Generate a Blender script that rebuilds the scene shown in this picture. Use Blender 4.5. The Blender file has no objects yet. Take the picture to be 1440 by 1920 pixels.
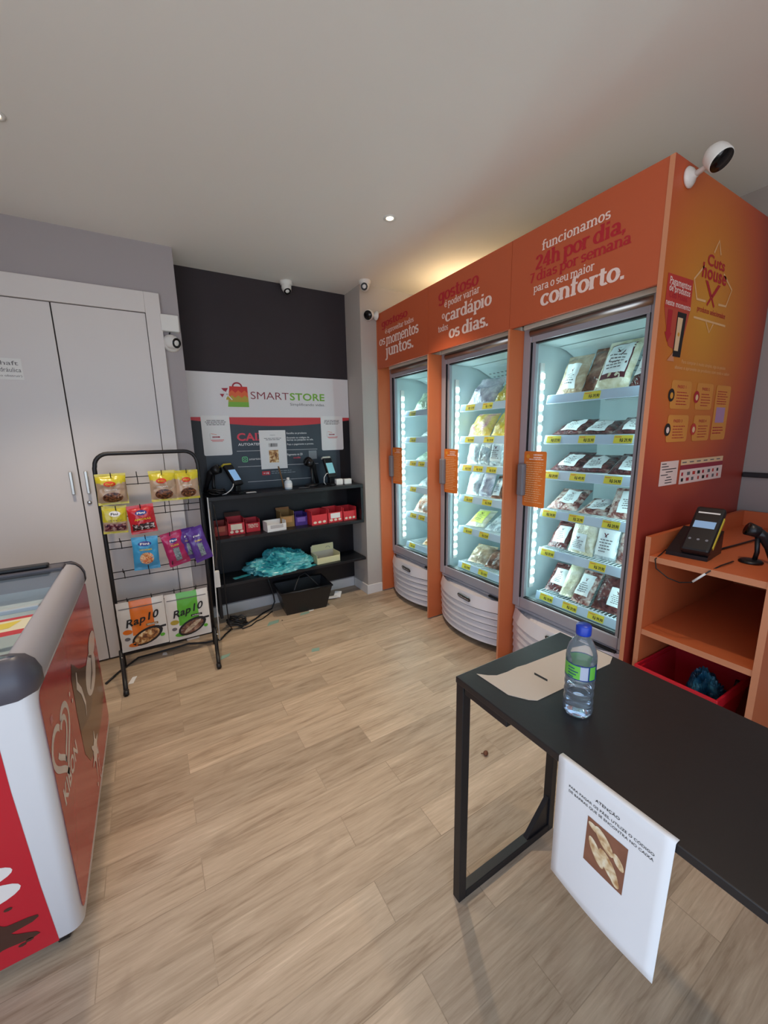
import bpy, bmesh, math, random
from mathutils import Vector, Matrix, noise, Euler
random.seed(7)
SC = bpy.context.scene
COL = SC.collection
PI = math.pi

# ------------------------------------------------------------------ camera, world, lights, exposure
FPX = 736.78
R_ = Vector((0.85776402, -0.5136288, -0.02064801))
U_ = Vector((0.1155444, 0.15350875, 0.98136872))
F_ = Vector((0.50088958, 0.84416854, -0.19102121))
cd = bpy.data.cameras.new('camera')
cd.sensor_fit = 'VERTICAL'; cd.sensor_height = 36.0
cd.lens = FPX / 1920.0 * 36.0
cd.clip_start = 0.02
cam = bpy.data.objects.new('camera', cd); COL.objects.link(cam)
M = Matrix.Identity(4)
for i in range(3):
    M[i][0] = R_[i]; M[i][1] = U_[i]; M[i][2] = -F_[i]
M.translation = (0, 0, 1.39765)
cam.matrix_world = M
SC.camera = cam

SC.view_settings.view_transform = 'Standard'
SC.view_settings.look = 'None'
SC.view_settings.gamma = 1.0
SC.view_settings.use_curve_mapping = False
SC.view_settings.exposure = -0.12
try:
    SC.cycles.use_denoising = True
    SC.cycles.max_bounces = 10
    SC.cycles.diffuse_bounces = 5
    SC.cycles.transparent_max_bounces = 16
    SC.cycles.sample_clamp_indirect = 6.0
    SC.cycles.caustics_reflective = False
    SC.cycles.caustics_refractive = False
except Exception:
    pass

W = bpy.data.worlds.new('overcast_sky'); SC.world = W
W.use_nodes = True
_n, _l = W.node_tree.nodes, W.node_tree.links      # overcast sky; brighter lower half added to lift the ceiling
_tc, _sp, _rp = _n.new('ShaderNodeTexCoord'), _n.new('ShaderNodeSeparateXYZ'), _n.new('ShaderNodeValToRGB')
_mr = _n.new('ShaderNodeMapRange'); _mr.inputs['From Min'].default_value = -0.12; _mr.inputs['From Max'].default_value = 0.12
_l.new(_tc.outputs['Generated'], _sp.inputs[0]); _l.new(_sp.outputs['Z'], _mr.inputs['Value']); _l.new(_mr.outputs[0], _rp.inputs['Fac'])
_rp.color_ramp.elements[0].color = (0.90, 0.94, 1.0, 1); _rp.color_ramp.elements[1].color = (0.54, 0.73, 1.0, 1)
_l.new(_rp.outputs['Color'], _n['Background'].inputs[0])
_n['Background'].inputs[1].default_value = 2.6

H = 2.557           # ceiling
B1 = 2.95           # wall with the white cupboard, and the column
BN = 3.218          # back of the niche
XL, XR, WR = 0.276, 1.569, 2.753
FX0 = 1.713         # front plane of the orange freezer surround
XLW = -1.55         # left wall
YF = -1.5           # shop front

def area(name, loc, rot, sx, sy, power, color, portal=False):
    l = bpy.data.lights.new(name, 'AREA'); l.shape = 'RECTANGLE'; l.size = sx; l.size_y = sy
    l.energy = power; l.color = color
    if portal:
        l.cycles.is_portal = True
    o = bpy.data.objects.new(name, l); COL.objects.link(o); o.location = loc; o.rotation_euler = rot
    return o
area('daylight_portal', (-0.27, YF + 0.02, 1.22), (-PI/2, 0, PI), 2.5, 2.4, 1, (1, 1, 1), True)
area('daylight_portal', (XLW + 0.02, -0.45, 1.22), (0, -PI/2, 0), 2.4, 2.0, 1, (1, 1, 1), True)

WARM = (1.0, 0.81, 0.60)
def spot_light(loc, power, color=WARM, size=1.9, blend=0.6):
    l = bpy.data.lights.new('downlight_beam', 'SPOT'); l.energy = power; l.color = color
    l.spot_size = size; l.spot_blend = blend; l.shadow_soft_size = 0.035
    o = bpy.data.objects.new('downlight_beam', l); COL.objects.link(o); o.location = loc
    return o
SPOTS = [(1.28, 2.03, 78), (-0.33, 2.12, 62), (1.28, 0.35, 26), (-0.33, 0.35, 6), (2.2, 2.45, 120)]

# ------------------------------------------------------------------ materials
def lin(c):
    if isinstance(c, str):
        c = c.lstrip('#'); c = tuple(int(c[i:i+2], 16) / 255 for i in (0, 2, 4))
    return tuple((x / 12.92 if x <= 0.04045 else ((x + 0.055) / 1.055) ** 2.4) for x in c)
MATS = {}
def mat(name, col, rough=0.5, metal=0.0, emit=None, es=0.0, spec=0.5, bump=0.0, bscale=60, var=0.0, vscale=8, coat=0.0):
    if name in MATS: return MATS[name]
    m = bpy.data.materials.new(name); m.use_nodes = True
    n, l = m.node_tree.nodes, m.node_tree.links
    b = n['Principled BSDF']
    c = lin(col)
    b.inputs['Base Color'].default_value = (*c, 1)
    b.inputs['Roughness'].default_value = rough
    b.inputs['Metallic'].default_value = metal
    b.inputs['Specular IOR Level'].default_value = spec
    b.inputs['Coat Weight'].default_value = coat
    if emit is not None:
        b.inputs['Emission Color'].default_value = (*lin(emit), 1)
        b.inputs['Emission Strength'].default_value = es
    if var or bump:
        tc = n.new('ShaderNodeTexCoord')
    if var:
        t = n.new('ShaderNodeTexNoise'); t.inputs['Scale'].default_value = vscale; t.inputs['Detail'].default_value = 4
        l.new(tc.outputs['Object'], t.inputs['Vector'])
        mx = n.new('ShaderNodeMix'); mx.data_type = 'RGBA'
        mx.inputs[6].default_value = (*[x * (1 - var) for x in c], 1)
        mx.inputs[7].default_value = (*[min(1, x * (1 + var)) for x in c], 1)
        l.new(t.outputs['Fac'], mx.inputs[0]); l.new(mx.outputs[2], b.inputs['Base Color'])
    if bump:
        t2 = n.new('ShaderNodeTexNoise'); t2.inputs['Scale'].default_value = bscale; t2.inputs['Detail'].default_value = 5
        l.new(tc.outputs['Object'], t2.inputs['Vector'])
        bp = n.new('ShaderNodeBump'); bp.inputs['Strength'].default_value = bump; bp.inputs['Distance'].default_value = 0.01
        l.new(t2.outputs['Fac'], bp.inputs['Height']); l.new(bp.outputs['Normal'], b.inputs['Normal'])
    MATS[name] = m
    return m

def ramp_noise(name, cols, scale=20, rough=0.3, detail=5, dist=0.6, lo=0.35, hi=0.65, coat=0.0):
    """mottled stuff seen through a wrapper"""
    if name in MATS: return MATS[name]
    m = bpy.data.materials.new(name); m.use_nodes = True
    n, l = m.node_tree.nodes, m.node_tree.links
    b = n['Principled BSDF']; b.inputs['Roughness'].default_value = rough; b.inputs['Coat Weight'].default_value = coat
    tc = n.new('ShaderNodeTexCoord'); t = n.new('ShaderNodeTexNoise')
    t.inputs['Scale'].default_value = scale; t.inputs['Detail'].default_value = detail; t.inputs['Distortion'].default_value = dist
    r = n.new('ShaderNodeValToRGB'); e = r.color_ramp.elements
    k = len(cols)
    e[0].position = lo; e[0].color = (*lin(cols[0]), 1)
    e[1].position = hi; e[1].color = (*lin(cols[-1]), 1)
    for i in range(1, k - 1):
        x = e.new(lo + (hi - lo) * i / (k - 1)); x.color = (*lin(cols[i]), 1)
    l.new(tc.outputs['Object'], t.inputs['Vector']); l.new(t.outputs['Fac'], r.inputs['Fac']); l.new(r.outputs['Color'], b.inputs['Base Color'])
    if coat:        # creased film over the contents
        vz = n.new('ShaderNodeTexNoise'); vz.inputs['Scale'].default_value = 38; vz.inputs['Detail'].default_value = 3; vz.inputs['Distortion'].default_value = 1.6
        bp = n.new('ShaderNodeBump'); bp.inputs['Strength'].default_value = 0.55; bp.inputs['Distance'].default_value = 0.012
        l.new(tc.outputs['Object'], vz.inputs['Vector']); l.new(vz.outputs['Fac'], bp.inputs['Height']); l.new(bp.outputs['Normal'], b.inputs['Normal']); l.new(bp.outputs['Normal'], b.inputs['Coat Normal'])
    MATS[name] = m
    return m

def glass_thin(name, tint=(1, 1, 1), refl=1.0, haze=0.0):
    if name in MATS: return MATS[name]
    m = bpy.data.materials.new(name); m.use_nodes = True
    n, l = m.node_tree.nodes, m.node_tree.links
    n.remove(n['Principled BSDF'])
    out = n['Material Output']
    tr = n.new('ShaderNodeBsdfTransparent'); tr.inputs[0].default_value = (*tint, 1)
    gl = n.new('ShaderNodeBsdfGlossy'); gl.inputs['Roughness'].default_value = 0.02
    fr = n.new('ShaderNodeFresnel'); fr.inputs['IOR'].default_value = 1.35
    mm = n.new('ShaderNodeMath'); mm.operation = 'MULTIPLY'; mm.inputs[1].default_value = refl
    mx = n.new('ShaderNodeMixShader')
    ge = n.new('ShaderNodeNewGeometry'); iv = n.new('ShaderNodeMath'); iv.operation = 'SUBTRACT'; iv.inputs[0].default_value = 1.0
    m2 = n.new('ShaderNodeMath'); m2.operation = 'MULTIPLY'      # one reflection per sheet, at its outer face
    l.new(ge.outputs['Backfacing'], iv.inputs[1]); l.new(fr.outputs[0], mm.inputs[0]); l.new(mm.outputs[0], m2.inputs[0]); l.new(iv.outputs[0], m2.inputs[1]); l.new(m2.outputs[0], mx.inputs[0])
    l.new(tr.outputs[0], mx.inputs[1]); l.new(gl.outputs[0], mx.inputs[2]); l.new(mx.outputs[0], out.inputs['Surface'])
    if haze:        # clear PET: both faces reflect; pale scatter added to imitate whitish highlights
        l.new(mm.outputs[0], mx.inputs[0])
        tl = n.new('ShaderNodeBsdfTranslucent'); tl.inputs[0].default_value = (0.85, 0.92, 1.0, 1); df = n.new('ShaderNodeBsdfDiffuse'); df.inputs[0].default_value = (0.85, 0.92, 1.0, 1)
        a1 = n.new('ShaderNodeMixShader'); a1.inputs[0].default_value = 0.5; a2 = n.new('ShaderNodeMixShader'); a2.inputs[0].default_value = haze
        l.new(df.outputs[0], a1.inputs[1]); l.new(tl.outputs[0], a1.inputs[2]); l.new(mx.outputs[0], a2.inputs[1]); l.new(a1.outputs[0], a2.inputs[2]); l.new(a2.outputs[0], out.inputs['Surface'])
    MATS[name] = m
    return m

def floor_mat():
    m = bpy.data.materials.new('oak_vinyl_planks'); m.use_nodes = True
    n, l = m.node_tree.nodes, m.node_tree.links
    b = n['Principled BSDF']
    tc = n.new('ShaderNodeTexCoord')
    br = n.new('ShaderNodeTexBrick')
    br.offset = 0.37; br.offset_frequency = 2; br.squash = 1.0
    br.inputs['Scale'].default_value = 1.0
    br.inputs['Brick Width'].default_value = 0.74; br.inputs['Row Height'].default_value = 0.128
    br.inputs['Mortar Size'].default_value = 0.0014; br.inputs['Mortar Smooth'].default_value = 0.3; br.inputs['Bias'].default_value = 0.0
    br.inputs['Color1'].default_value = (0, 0, 0, 1); br.inputs['Color2'].default_value = (1, 1, 1, 1); br.inputs['Mortar'].default_value = (0.0, 0.0, 0.0, 1)
    l.new(tc.outputs['Object'], br.inputs['Vector'])
    # grain
    sc = n.new('ShaderNodeVectorMath'); sc.operation = 'SCALE'; sc.inputs['Scale'].default_value = 7.3
    l.new(br.outputs['Color'], sc.inputs[0])
    def streak(sx, sy, scale, det, dist):
        mp = n.new('ShaderNodeMapping'); mp.inputs['Scale'].default_value = (sx, sy, 1)
        l.new(tc.outputs['Object'], mp.inputs['Vector'])
        ad = n.new('ShaderNodeVectorMath'); ad.operation = 'ADD'
        l.new(mp.outputs[0], ad.inputs[0]); l.new(sc.outputs[0], ad.inputs[1])
        t = n.new('ShaderNodeTexNoise'); t.inputs['Scale'].default_value = scale; t.inputs['Detail'].default_value = det; t.inputs['Roughness'].default_value = 0.6; t.inputs['Distortion'].default_value = dist
        l.new(ad.outputs[0], t.inputs['Vector']); return t
    ga, gb = streak(1.3, 11, 1.5, 4, 1.0), streak(5, 75, 1.6, 5, 0.6)
    gm = n.new('ShaderNodeMix'); gm.data_type = 'FLOAT'; gm.inputs[0].default_value = 0.42
    l.new(ga.outputs['Fac'], gm.inputs[2]); l.new(gb.outputs['Fac'], gm.inputs[3])
    g2 = n.new('ShaderNodeTexNoise'); g2.inputs['Scale'].default_value = 3.2; g2.inputs['Detail'].default_value = 3; g2.inputs['Distortion'].default_value = 1.5
    l.new(tc.outputs['Object'], g2.inputs['Vector'])
    rp = n.new('ShaderNodeValToRGB'); e = rp.color_ramp.elements
    e[0].position = 0.30; e[0].color = (*lin('#8f7760'), 1)
    e[1].position = 0.66; e[1].color = (*lin('#d6c0a6'), 1)
    x = e.new(0.46); x.color = (*lin('#b9a289'), 1)
    x = e.new(0.58); x.color = (*lin('#c8b198'), 1)
    l.new(gm.outputs[0], rp.inputs['Fac'])
    # plank tone
    hs = n.new('ShaderNodeMix'); hs.data_type = 'RGBA'; hs.blend_type = 'MULTIPLY'; hs.inputs[0].default_value = 1.0
    tone = n.new('ShaderNodeMapRange'); tone.inputs['To Min'].default_value = 0.82; tone.inputs['To Max'].default_value = 1.08
    l.new(br.outputs['Color'], tone.inputs['Value'])
    l.new(rp.outputs['Color'], hs.inputs[6]); l.new(tone.outputs[0], hs.inputs[7])
    # knots / smudges
    kn = n.new('ShaderNodeMapRange'); kn.inputs['From Min'].default_value = 0.62; kn.inputs['From Max'].default_value = 0.78; kn.inputs['To Min'].default_value = 0.0; kn.inputs['To Max'].default_value = 0.35
    l.new(g2.outputs['Fac'], kn.inputs['Value'])
    km = n.new('ShaderNodeMix'); km.data_type = 'RGBA'; km.inputs[7].default_value = (*lin('#8c7763'), 1)
    l.new(kn.outputs[0], km.inputs[0]); l.new(hs.outputs[2], km.inputs[6])
    sm = n.new('ShaderNodeMix'); sm.data_type = 'RGBA'; sm.inputs[7].default_value = (*lin('#6d5b46'), 1)
    mf = n.new('ShaderNodeMath'); mf.operation = 'MULTIPLY'; mf.inputs[1].default_value = 0.18
    l.new(br.outputs['Fac'], mf.inputs[0]); l.new(mf.outputs[0], sm.inputs[0]); l.new(km.outputs[2], sm.inputs[6])
    l.new(sm.outputs[2], b.inputs['Base Color'])
    b.inputs['Roughness'].default_value = 0.42
    b.inputs['Specular IOR Level'].default_value = 0.35
    bp = n.new('ShaderNodeBump'); bp.inputs['Strength'].default_value = 0.08; bp.inputs['Distance'].default_value = 0.004
    l.new(gb.outputs['Fac'], bp.inputs['Height']); l.new(bp.outputs['Normal'], b.inputs['Normal'])
    return m

def side_print_mat():
    """printed panel: amber centre running out to red-brown borders (a printed blend)"""
    m = bpy.data.materials.new('printed_side_panel'); m.use_nodes = True
    n, l = m.node_tree.nodes, m.node_tree.links
    b = n['Principled BSDF']; b.inputs['Roughness'].default_value = 0.42
    tc = n.new('ShaderNodeTexCoord')
    mp = n.new('ShaderNodeMapping'); mp.inputs['Location'].default_value = (-2.09, 0, -1.86); 
    mp.vector_type = 'POINT'
    l.new(tc.outputs['Object'], mp.inputs['Vector'])
    s2 = n.new('ShaderNodeVectorMath'); s2.operation = 'MULTIPLY'; s2.inputs[1].default_value = (1.5, 0.0, 1.25)
    l.new(mp.outputs[0], s2.inputs[0])
    ln = n.new('ShaderNodeVectorMath'); ln.operation = 'LENGTH'
    l.new(s2.outputs[0], ln.inputs[0])
    rp = n.new('ShaderNodeValToRGB'); e = rp.color_ramp.elements
    e[0].position = 0.0; e[0].color = (*lin('#de9a2c'), 1)
    e[1].position = 1.0; e[1].color = (*lin('#a23c2e'), 1)
    x = e.new(0.42); x.color = (*lin('#d67c28'), 1)
    x = e.new(0.75); x.color = (*lin('#c8562c'), 1)
    l.new(ln.outputs['Value'], rp.inputs['Fac']); l.new(rp.outputs['Color'], b.inputs['Base Color'])
    return m

M_floor = floor_mat()
M_ceil = mat('ceiling_paint', '#efebe6', 0.9, bump=0.02, bscale=90)
M_wall = mat('grey_wall_paint', '#a8a1a3', 0.85, bump=0.02, bscale=120)
M_wallw = mat('pale_wall_paint', '#b9b0a9', 0.85, bump=0.02, bscale=120)
M_dark = mat('charcoal_wall_paint', '#322b30', 0.8, var=0.12, vscale=5)
M_white = mat('white_lacquer', '#dcd6d4', 0.45, var=0.02, vscale=3)
M_whitepl = mat('white_plastic', '#e6e4e0', 0.4)
M_base = mat('white_skirting', '#e2dfdc', 0.5)
M_gap = mat('dark_joint', '#3a3634', 0.8)
M_orange = mat('orange_laminate', '#c25a34', 0.5, var=0.03, vscale=2)
M_orange2 = mat('orange_board', '#cc6a3c', 0.5, var=0.03, vscale=2)
M_edge = mat('orange_edge_band', '#d28a64', 0.45)
M_side = side_print_mat()
M_red = mat('print_dark_red', '#b91f2c', 0.5)
M_pink = mat('print_pale_pink', '#f3d6cb', 0.5)
M_cream = mat('print_cream', '#efc79a', 0.5)
M_amber = mat('print_amber', '#e29a35', 0.5)
M_metal = mat('brushed_aluminium', '#b9b7b2', 0.32, 0.9)
M_metal2 = mat('grey_door_profile', '#a9a7af', 0.40, 0.15)
M_steel = mat('steel', '#c9c9c9', 0.25, 1.0)
M_greypl = mat('grey_plastic', '#7d7f86', 0.45)
M_grille = mat('white_grille_plastic', '#dddade', 0.4)
M_blackpl = mat('black_plastic', '#17171a', 0.38)
M_blackm = mat('black_matte_metal', '#151418', 0.45)
M_blackwood = mat('black_board', '#101116', 0.42, var=0.2, vscale=6)
M_table = mat('black_tabletop', '#211e1f', 0.38, var=0.25, vscale=5, bump=0.03, bscale=40)
M_liner = mat('freezer_liner', '#c3d2d4', 0.45)
M_wire = mat('white_wire', '#d5dde0', 0.4)
M_rail = mat('price_rail_plastic', '#c3d5ea', 0.25, spec=0.6)
M_tag = mat('yellow_price_tag', '#e8d64a', 0.5)
M_ink = mat('black_ink', '#1c1a1c', 0.6)
M_ink2 = mat('grey_ink', '#6a6668', 0.6)
M_paper = mat('white_paper', '#eeeceb', 0.8)
M_led = mat('led_cells', '#ffffff', 0.4, emit='#d4fbff', es=12.0)
M_lampglow = mat('lamp_glow', '#ffffff', 0.4, emit='#ffe9bd', es=26.0)
M_glass = glass_thin('freezer_glass', (0.93, 0.98, 0.98), 0.8)
M_glass2 = glass_thin('chest_lid_glass', (0.93, 0.97, 0.98), 1.0)

# ------------------------------------------------------------------ mesh builder
_tc = {}
def text_geo(s, bold=0.0, shear=0.0):
    k = (s, bold, shear)
    if k not in _tc:
        c = bpy.data.curves.new('t', 'FONT'); c.body = s; c.size = 1.0; c.offset = bold; c.shear = shear
        c.resolution_u = 3; c.space_character = 1.0 + bold * 1.6
        o = bpy.data.objects.new('t', c); COL.objects.link(o)
        dg = bpy.context.evaluated_depsgraph_get()
        me = bpy.data.meshes.new_from_object(o.evaluated_get(dg))
        v = [(p.co.x, p.co.y) for p in me.vertices]; f = [tuple(p.vertices) for p in me.polygons]
        bpy.data.objects.remove(o); bpy.data.curves.remove(c); bpy.data.meshes.remove(me)
        _tc[k] = (v, f)
    return _tc[k]
def slab_glyph(c, wt):
    '''strokes of one slab-serif letter: (points, widths) with x-height 1; returns strokes, advance'''
    S = []; th = 0.15 * (0.6 + 0.4 * wt)
    W_ = 0.25 * wt
    def V(x, a, b): S.append(([(x, a), (x, b)], W_))
    def Hb(x0, x1, y): S.append(([(x0, y), (x1, y)], th))
    def sb(x, l=0.2, r=0.2): Hb(x - l, x + r, th / 2)
    def stl(x, y=1.0, l=0.22): Hb(x - l, x + 0.02, y - th / 2)
    def A(cx, cy, rx, ry, a0, a1, n=14):
        P = [(cx + rx * math.cos(math.radians(a0 + (a1 - a0) * i / n)), cy + ry * math.sin(math.radians(a0 + (a1 - a0) * i / n))) for i in range(n + 1)]
        S.append((P, [th * 0.95 + (W_ - th * 0.95) * abs(math.cos(math.radians(a0 + (a1 - a0) * i / n))) ** 1.2 for i in range(n + 1)]))
    base = {'é': 'e', 'á': 'a'}.get(c, c); w = 0.9
    if base == 'o': A(.47, .5, .34, .43, 0, 360, 24); w = .95
    elif base in 'nhm':
        V(.22, 0, 1.45 if base == 'h' else 1); stl(.22, 1.45 if base == 'h' else 1); sb(.22); A(.51, .55, .29, .37, 180, 0); V(.80, 0, .58); sb(.80); w = 1.03
        if base == 'm': A(1.09, .55, .29, .37, 180, 0); V(1.38, 0, .58); sb(1.38); w = 1.6
    elif base == 'u': V(.22, .42, 1); stl(.22); A(.50, .43, .28, .36, 180, 360); V(.80, 0, 1); stl(.80); sb(.80, 0, .22); w = 1.04
    elif base == 'r': V(.22, 0, 1); stl(.22); sb(.22); A(.50, .56, .28, .36, 180, 50); w = .74
    elif base == 's': A(.38, .71, .24, .215, 25, 270); A(.39, .285, .25, .215, 90, -155); w = .78
    elif base == 't': V(.30, .25, 1.28); Hb(.04, .62, .92); A(.50, .27, .20, .20, 180, 320); w = .68
    elif base == 'a': V(.68, 0, .66); sb(.68, 0, .26); A(.42, .66, .26, .27, 0, 160); A(.40, .28, .25, .21, 0, 360, 20); w = .96
    elif base == 'e': A(.46, .5, .34, .43, 0, 318, 22); Hb(.16, .84, .5); w = .90
    elif base == 'c': A(.46, .5, .34, .43, 40, 320, 20); w = .86
    elif base == 'd': A(.44, .5, .32, .43, 0, 360, 22); V(.80, 0, 1.45); stl(.80, 1.45); sb(.80, 0, .22); w = 1.05
    elif base == 'p': V(.22, -.42, 1); stl(.22); Hb(.02, .42, -.42 + th / 2); A(.56, .5, .34, .43, 0, 360, 22); w = 1.0
    elif base == 'g': A(.44, .56, .31, .37, 0, 360, 22); V(.78, -.08, .96); Hb(.70, .98, 1 - th / 2); A(.46, -.08, .32, .30, 0, -160); w = 1.0
    elif base in 'ijl':
        y1 = 1.45 if base == 'l' else 1
        if base == 'j': V(.28, -.15, 1); A(.06, -.15, .22, .22, 0, -125, 8)
        else: V(.26, 0, y1); sb(.26)
        stl(.26, y1)
        if base != 'l': S.append(([(.26, 1.20), (.26, 1.42)], W_))
        w = .54
    elif base == 'f': V(.30, 0, 1.18); sb(.30, .22, .24); A(.53, 1.18, .23, .22, 180, 40, 8); Hb(.04, .64, .92); w = .68
    elif base == 'v': S.append(([(.16, .95), (.46, .04)], W_)); S.append(([(.46, .04), (.76, .95)], W_ * .8)); Hb(0, .34, 1 - th / 2); Hb(.60, .92, 1 - th / 2); w = .92
    elif base == '2': A(.42, .95, .29, .32, 170, -35); S.append(([(.66, .78), (.14, .12)], W_ * .85)); Hb(.04, .82, .10); w = .90
    elif base == '4': S.append(([(.60, 1.32), (.10, .42)], W_ * .75)); Hb(.02, .92, .38); V(.62, 0, 1.35); sb(.62); w = .98
    elif base == '7': Hb(.04, .80, 1.26); S.append(([(.70, 1.26), (.30, 0)], W_)); w = .82
    elif base in '.,':
        S.append(([(.20, 0), (.20, .24)], .27))
        if base == ',': S.append(([(.24, .10), (.12, -.20)], .12))
        w = .42
    else: w = .36
    if c in 'éá': S.append(([(.42, 1.12), (.66, 1.42)], .15))
    return S, w
def FXm(x): return Matrix(((0, 0, -1, x), (-1, 0, 0, 0), (0, 1, 0, 0), (0, 0, 0, 1)))   # looks to -x ; u -> -y, v -> z
def FYm(y): return Matrix(((1, 0, 0, 0), (0, 0, -1, y), (0, 1, 0, 0), (0, 0, 0, 1)))    # looks to -y ; u -> x, v -> z
def FXp(x): return Matrix(((0, 0, 1, x), (1, 0, 0, 0), (0, 1, 0, 0), (0, 0, 0, 1)))     # looks to +x ; u -> y, v -> z
def FZ(z): return Matrix.Translation((0, 0, z))                                          # looks up
class MB:
    def __init__(s): s.v, s.f, s.mi, s.sm, s.mats = [], [], [], [], []
    def m(s, mt):
        if mt not in s.mats: s.mats.append(mt)
        return s.mats.index(mt)
    def add(s, vs, fs, mt, smooth=False, xf=None):
        o = len(s.v); k = s.m(mt)
        for p in vs:
            p = Vector(p)
            s.v.append(xf @ p if xf else p)
        for f in fs:
            s.f.append(tuple(o + i for i in f)); s.mi.append(k); s.sm.append(smooth)
        return s
    def box(s, a, b, mt, bev=0.0, xf=None, seg=2):
        bm = bmesh.new()
        bmesh.ops.create_cube(bm, size=1.0)
        for v in bm.verts:
            v.co = Vector([a[i] + (v.co[i] + 0.5) * (b[i] - a[i]) for i in range(3)])
        if bev > 0:
            bmesh.ops.bevel(bm, geom=bm.edges[:], offset=bev, segments=seg, affect='EDGES', profile=0.5)
        bm.verts.index_update()
        s.add([v.co.copy() for v in bm.verts], [[v.index for v in f.verts] for f in bm.faces], mt, False, xf)
        bm.free(); return s
    def tube(s, pts, r, mt, n=8, cap=True, xf=None, closed=False):
        pts = [Vector(p) for p in pts]; vs, fs = [], []
        N = len(pts); up = None
        for i, p in enumerate(pts):
            if closed: d = pts[(i + 1) % N] - pts[i - 1]
            else: d = (pts[min(i + 1, N - 1)] - pts[max(i - 1, 0)])
            d.normalize()
            if up is None:
                up = Vector((0, 0, 1)) if abs(d.z) < 0.9 else Vector((1, 0, 0))
            a = d.cross(up)
            if a.length < 1e-6: a = d.cross(Vector((1, 0.3, 0)))
            a.normalize(); b = a.cross(d).normalized(); up = b
            rr = r[i] if isinstance(r, (list, tuple)) else r
            for k in range(n):
                t = 2 * PI * k / n
                vs.append(p + a * math.cos(t) * rr + b * math.sin(t) * rr)
        for i in range(N if closed else N - 1):
            j = (i + 1) % N
            for k in range(n):
                k2 = (k + 1) % n
                fs.append((i * n + k, i * n + k2, j * n + k2, j * n + k))
        if cap and not closed:
            fs.append(tuple(range(n))[::-1]); fs.append(tuple((N - 1) * n + k for k in range(n)))
        return s.add(vs, fs, mt, True, xf)
    def lathe(s, prof, mt, n=24, xf=None, cap=True):
        vs, fs = [], []
        for (r, z) in prof:
            for k in range(n):
                t = 2 * PI * k / n
                vs.append((r * math.cos(t), r * math.sin(t), z))
        P = len(prof)
        for i in range(P - 1):
            for k in range(n):
                k2 = (k + 1) % n
                fs.append((i * n + k, i * n + k2, (i + 1) * n + k2, (i + 1) * n + k))
        if cap:
            fs.append(tuple(range(n))[::-1]); fs.append(tuple((P - 1) * n + k for k in range(n)))
        return s.add(vs, fs, mt, True, xf)
    def prism(s, poly, d0, d1, mt, xf=None):
        """polygon in local u,v extruded along local w from d0 to d1"""
        n = len(poly)
        vs = [(p[0], p[1], d0) for p in poly] + [(p[0], p[1], d1) for p in poly]
        fs = [tuple(range(n))[::-1], tuple(range(n, 2 * n))] + [(i, (i + 1) % n, n + (i + 1) % n, n + i) for i in range(n)]
        return s.add(vs, fs, mt, False, xf)
    def poly(s, pts, mt, xf=None, w=0.0):
        return s.add([(p[0], p[1], w) for p in pts], [tuple(range(len(pts)))], mt, False, xf)
    def rect(s, u0, v0, u1, v1, mt, xf=None, w=0.0):
        return s.poly([(u0, v0), (u1, v0), (u1, v1), (u0, v1)], mt, xf, w)
    def stroke(s, pts, wd, mt, xf=None, w=0.0):
        """flat ribbon along 2d points; wd number or list"""
        P = [Vector((p[0], p[1])) for p in pts]; vs, fs = [], []
        for i, p in enumerate(P):
            d = P[min(i + 1, len(P) - 1)] - P[max(i - 1, 0)]
            d = d.normalized() if d.length > 0 else Vector((1, 0))
            nn = Vector((-d.y, d.x)); k = (wd[i] if isinstance(wd, (list, tuple)) else wd) / 2
            vs += [(p.x + nn.x * k, p.y + nn.y * k, w), (p.x - nn.x * k, p.y - nn.y * k, w)]
        for i in range(len(P) - 1):
            fs.append((2 * i, 2 * i + 1, 2 * i + 3, 2 * i + 2))
        return s.add(vs, fs, mt, False, xf)
    def text(s, txt, u0, u1, base, hgt, mt, xf=None, w=0.001, bold=0.0, ref='x', shear=0.0, fn=None):
        """text from u0 to u1, baseline v=base, height of the ref glyph = hgt"""
        v, f = text_geo(txt, bold, shear); rv, _ = text_geo(ref, bold)
        if not v: return s
        x0 = min(p[0] for p in v); x1 = max(p[0] for p in v); hr = max(p[1] for p in rv) - 0
        ky = hgt / hr; kx = (u1 - u0) / (x1 - x0)
        if fn is None:
            return s.add([(u0 + (p[0] - x0) * kx, base + p[1] * ky, w) for p in v], f, mt, False, xf)
        return s.add([fn(u0 + (p[0] - x0) * kx, base + p[1] * ky) for p in v], f, mt, False, xf)
    def slab(s, txt, u0, u1, base, xh, mt, xf, w=0.0, wt=1.0):
        adv = 0.0; parts = []
        for c in txt:
            g_, a = slab_glyph(c, wt); parts.append((adv, g_)); adv += a * (0.96 if wt > 1 else 1.0)
        kx = (u1 - u0) / adv; o0 = len(s.v)
        for off, g_ in parts:
            for k_, (P, wd) in enumerate(g_):      # strokes lie on one another like layers of print
                s.stroke([(off + x, y) for x, y in P], wd, mt, None, w + 0.00015 * k_)
        for i in range(o0, len(s.v)):
            v = s.v[i]; v = Vector((u0 + v.x * kx, base + v.y * xh, v.z)); s.v[i] = xf @ v
        return s
    def lines(s, u0, u1, vtop, n, pitch, mt, xf=None, w=0.001, h=0.4, seed=1, center=False):
        """rows of tiny word-like marks (unreadable print)"""
        rd = random.Random(seed)
        for i in range(n):
            v = vtop - i * pitch; e = u0 + (u1 - u0) * rd.uniform(0.72, 1.0)
            off = ((u1 - e) / 2) if center else 0
            u = u0
            while u < e:
                k = min(e, u + (u1 - u0) * rd.uniform(0.06, 0.2))
                s.rect(u + off, v - pitch * h, k + off, v, mt, xf, w)
                u = k + (u1 - u0) * 0.025
        return s
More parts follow.
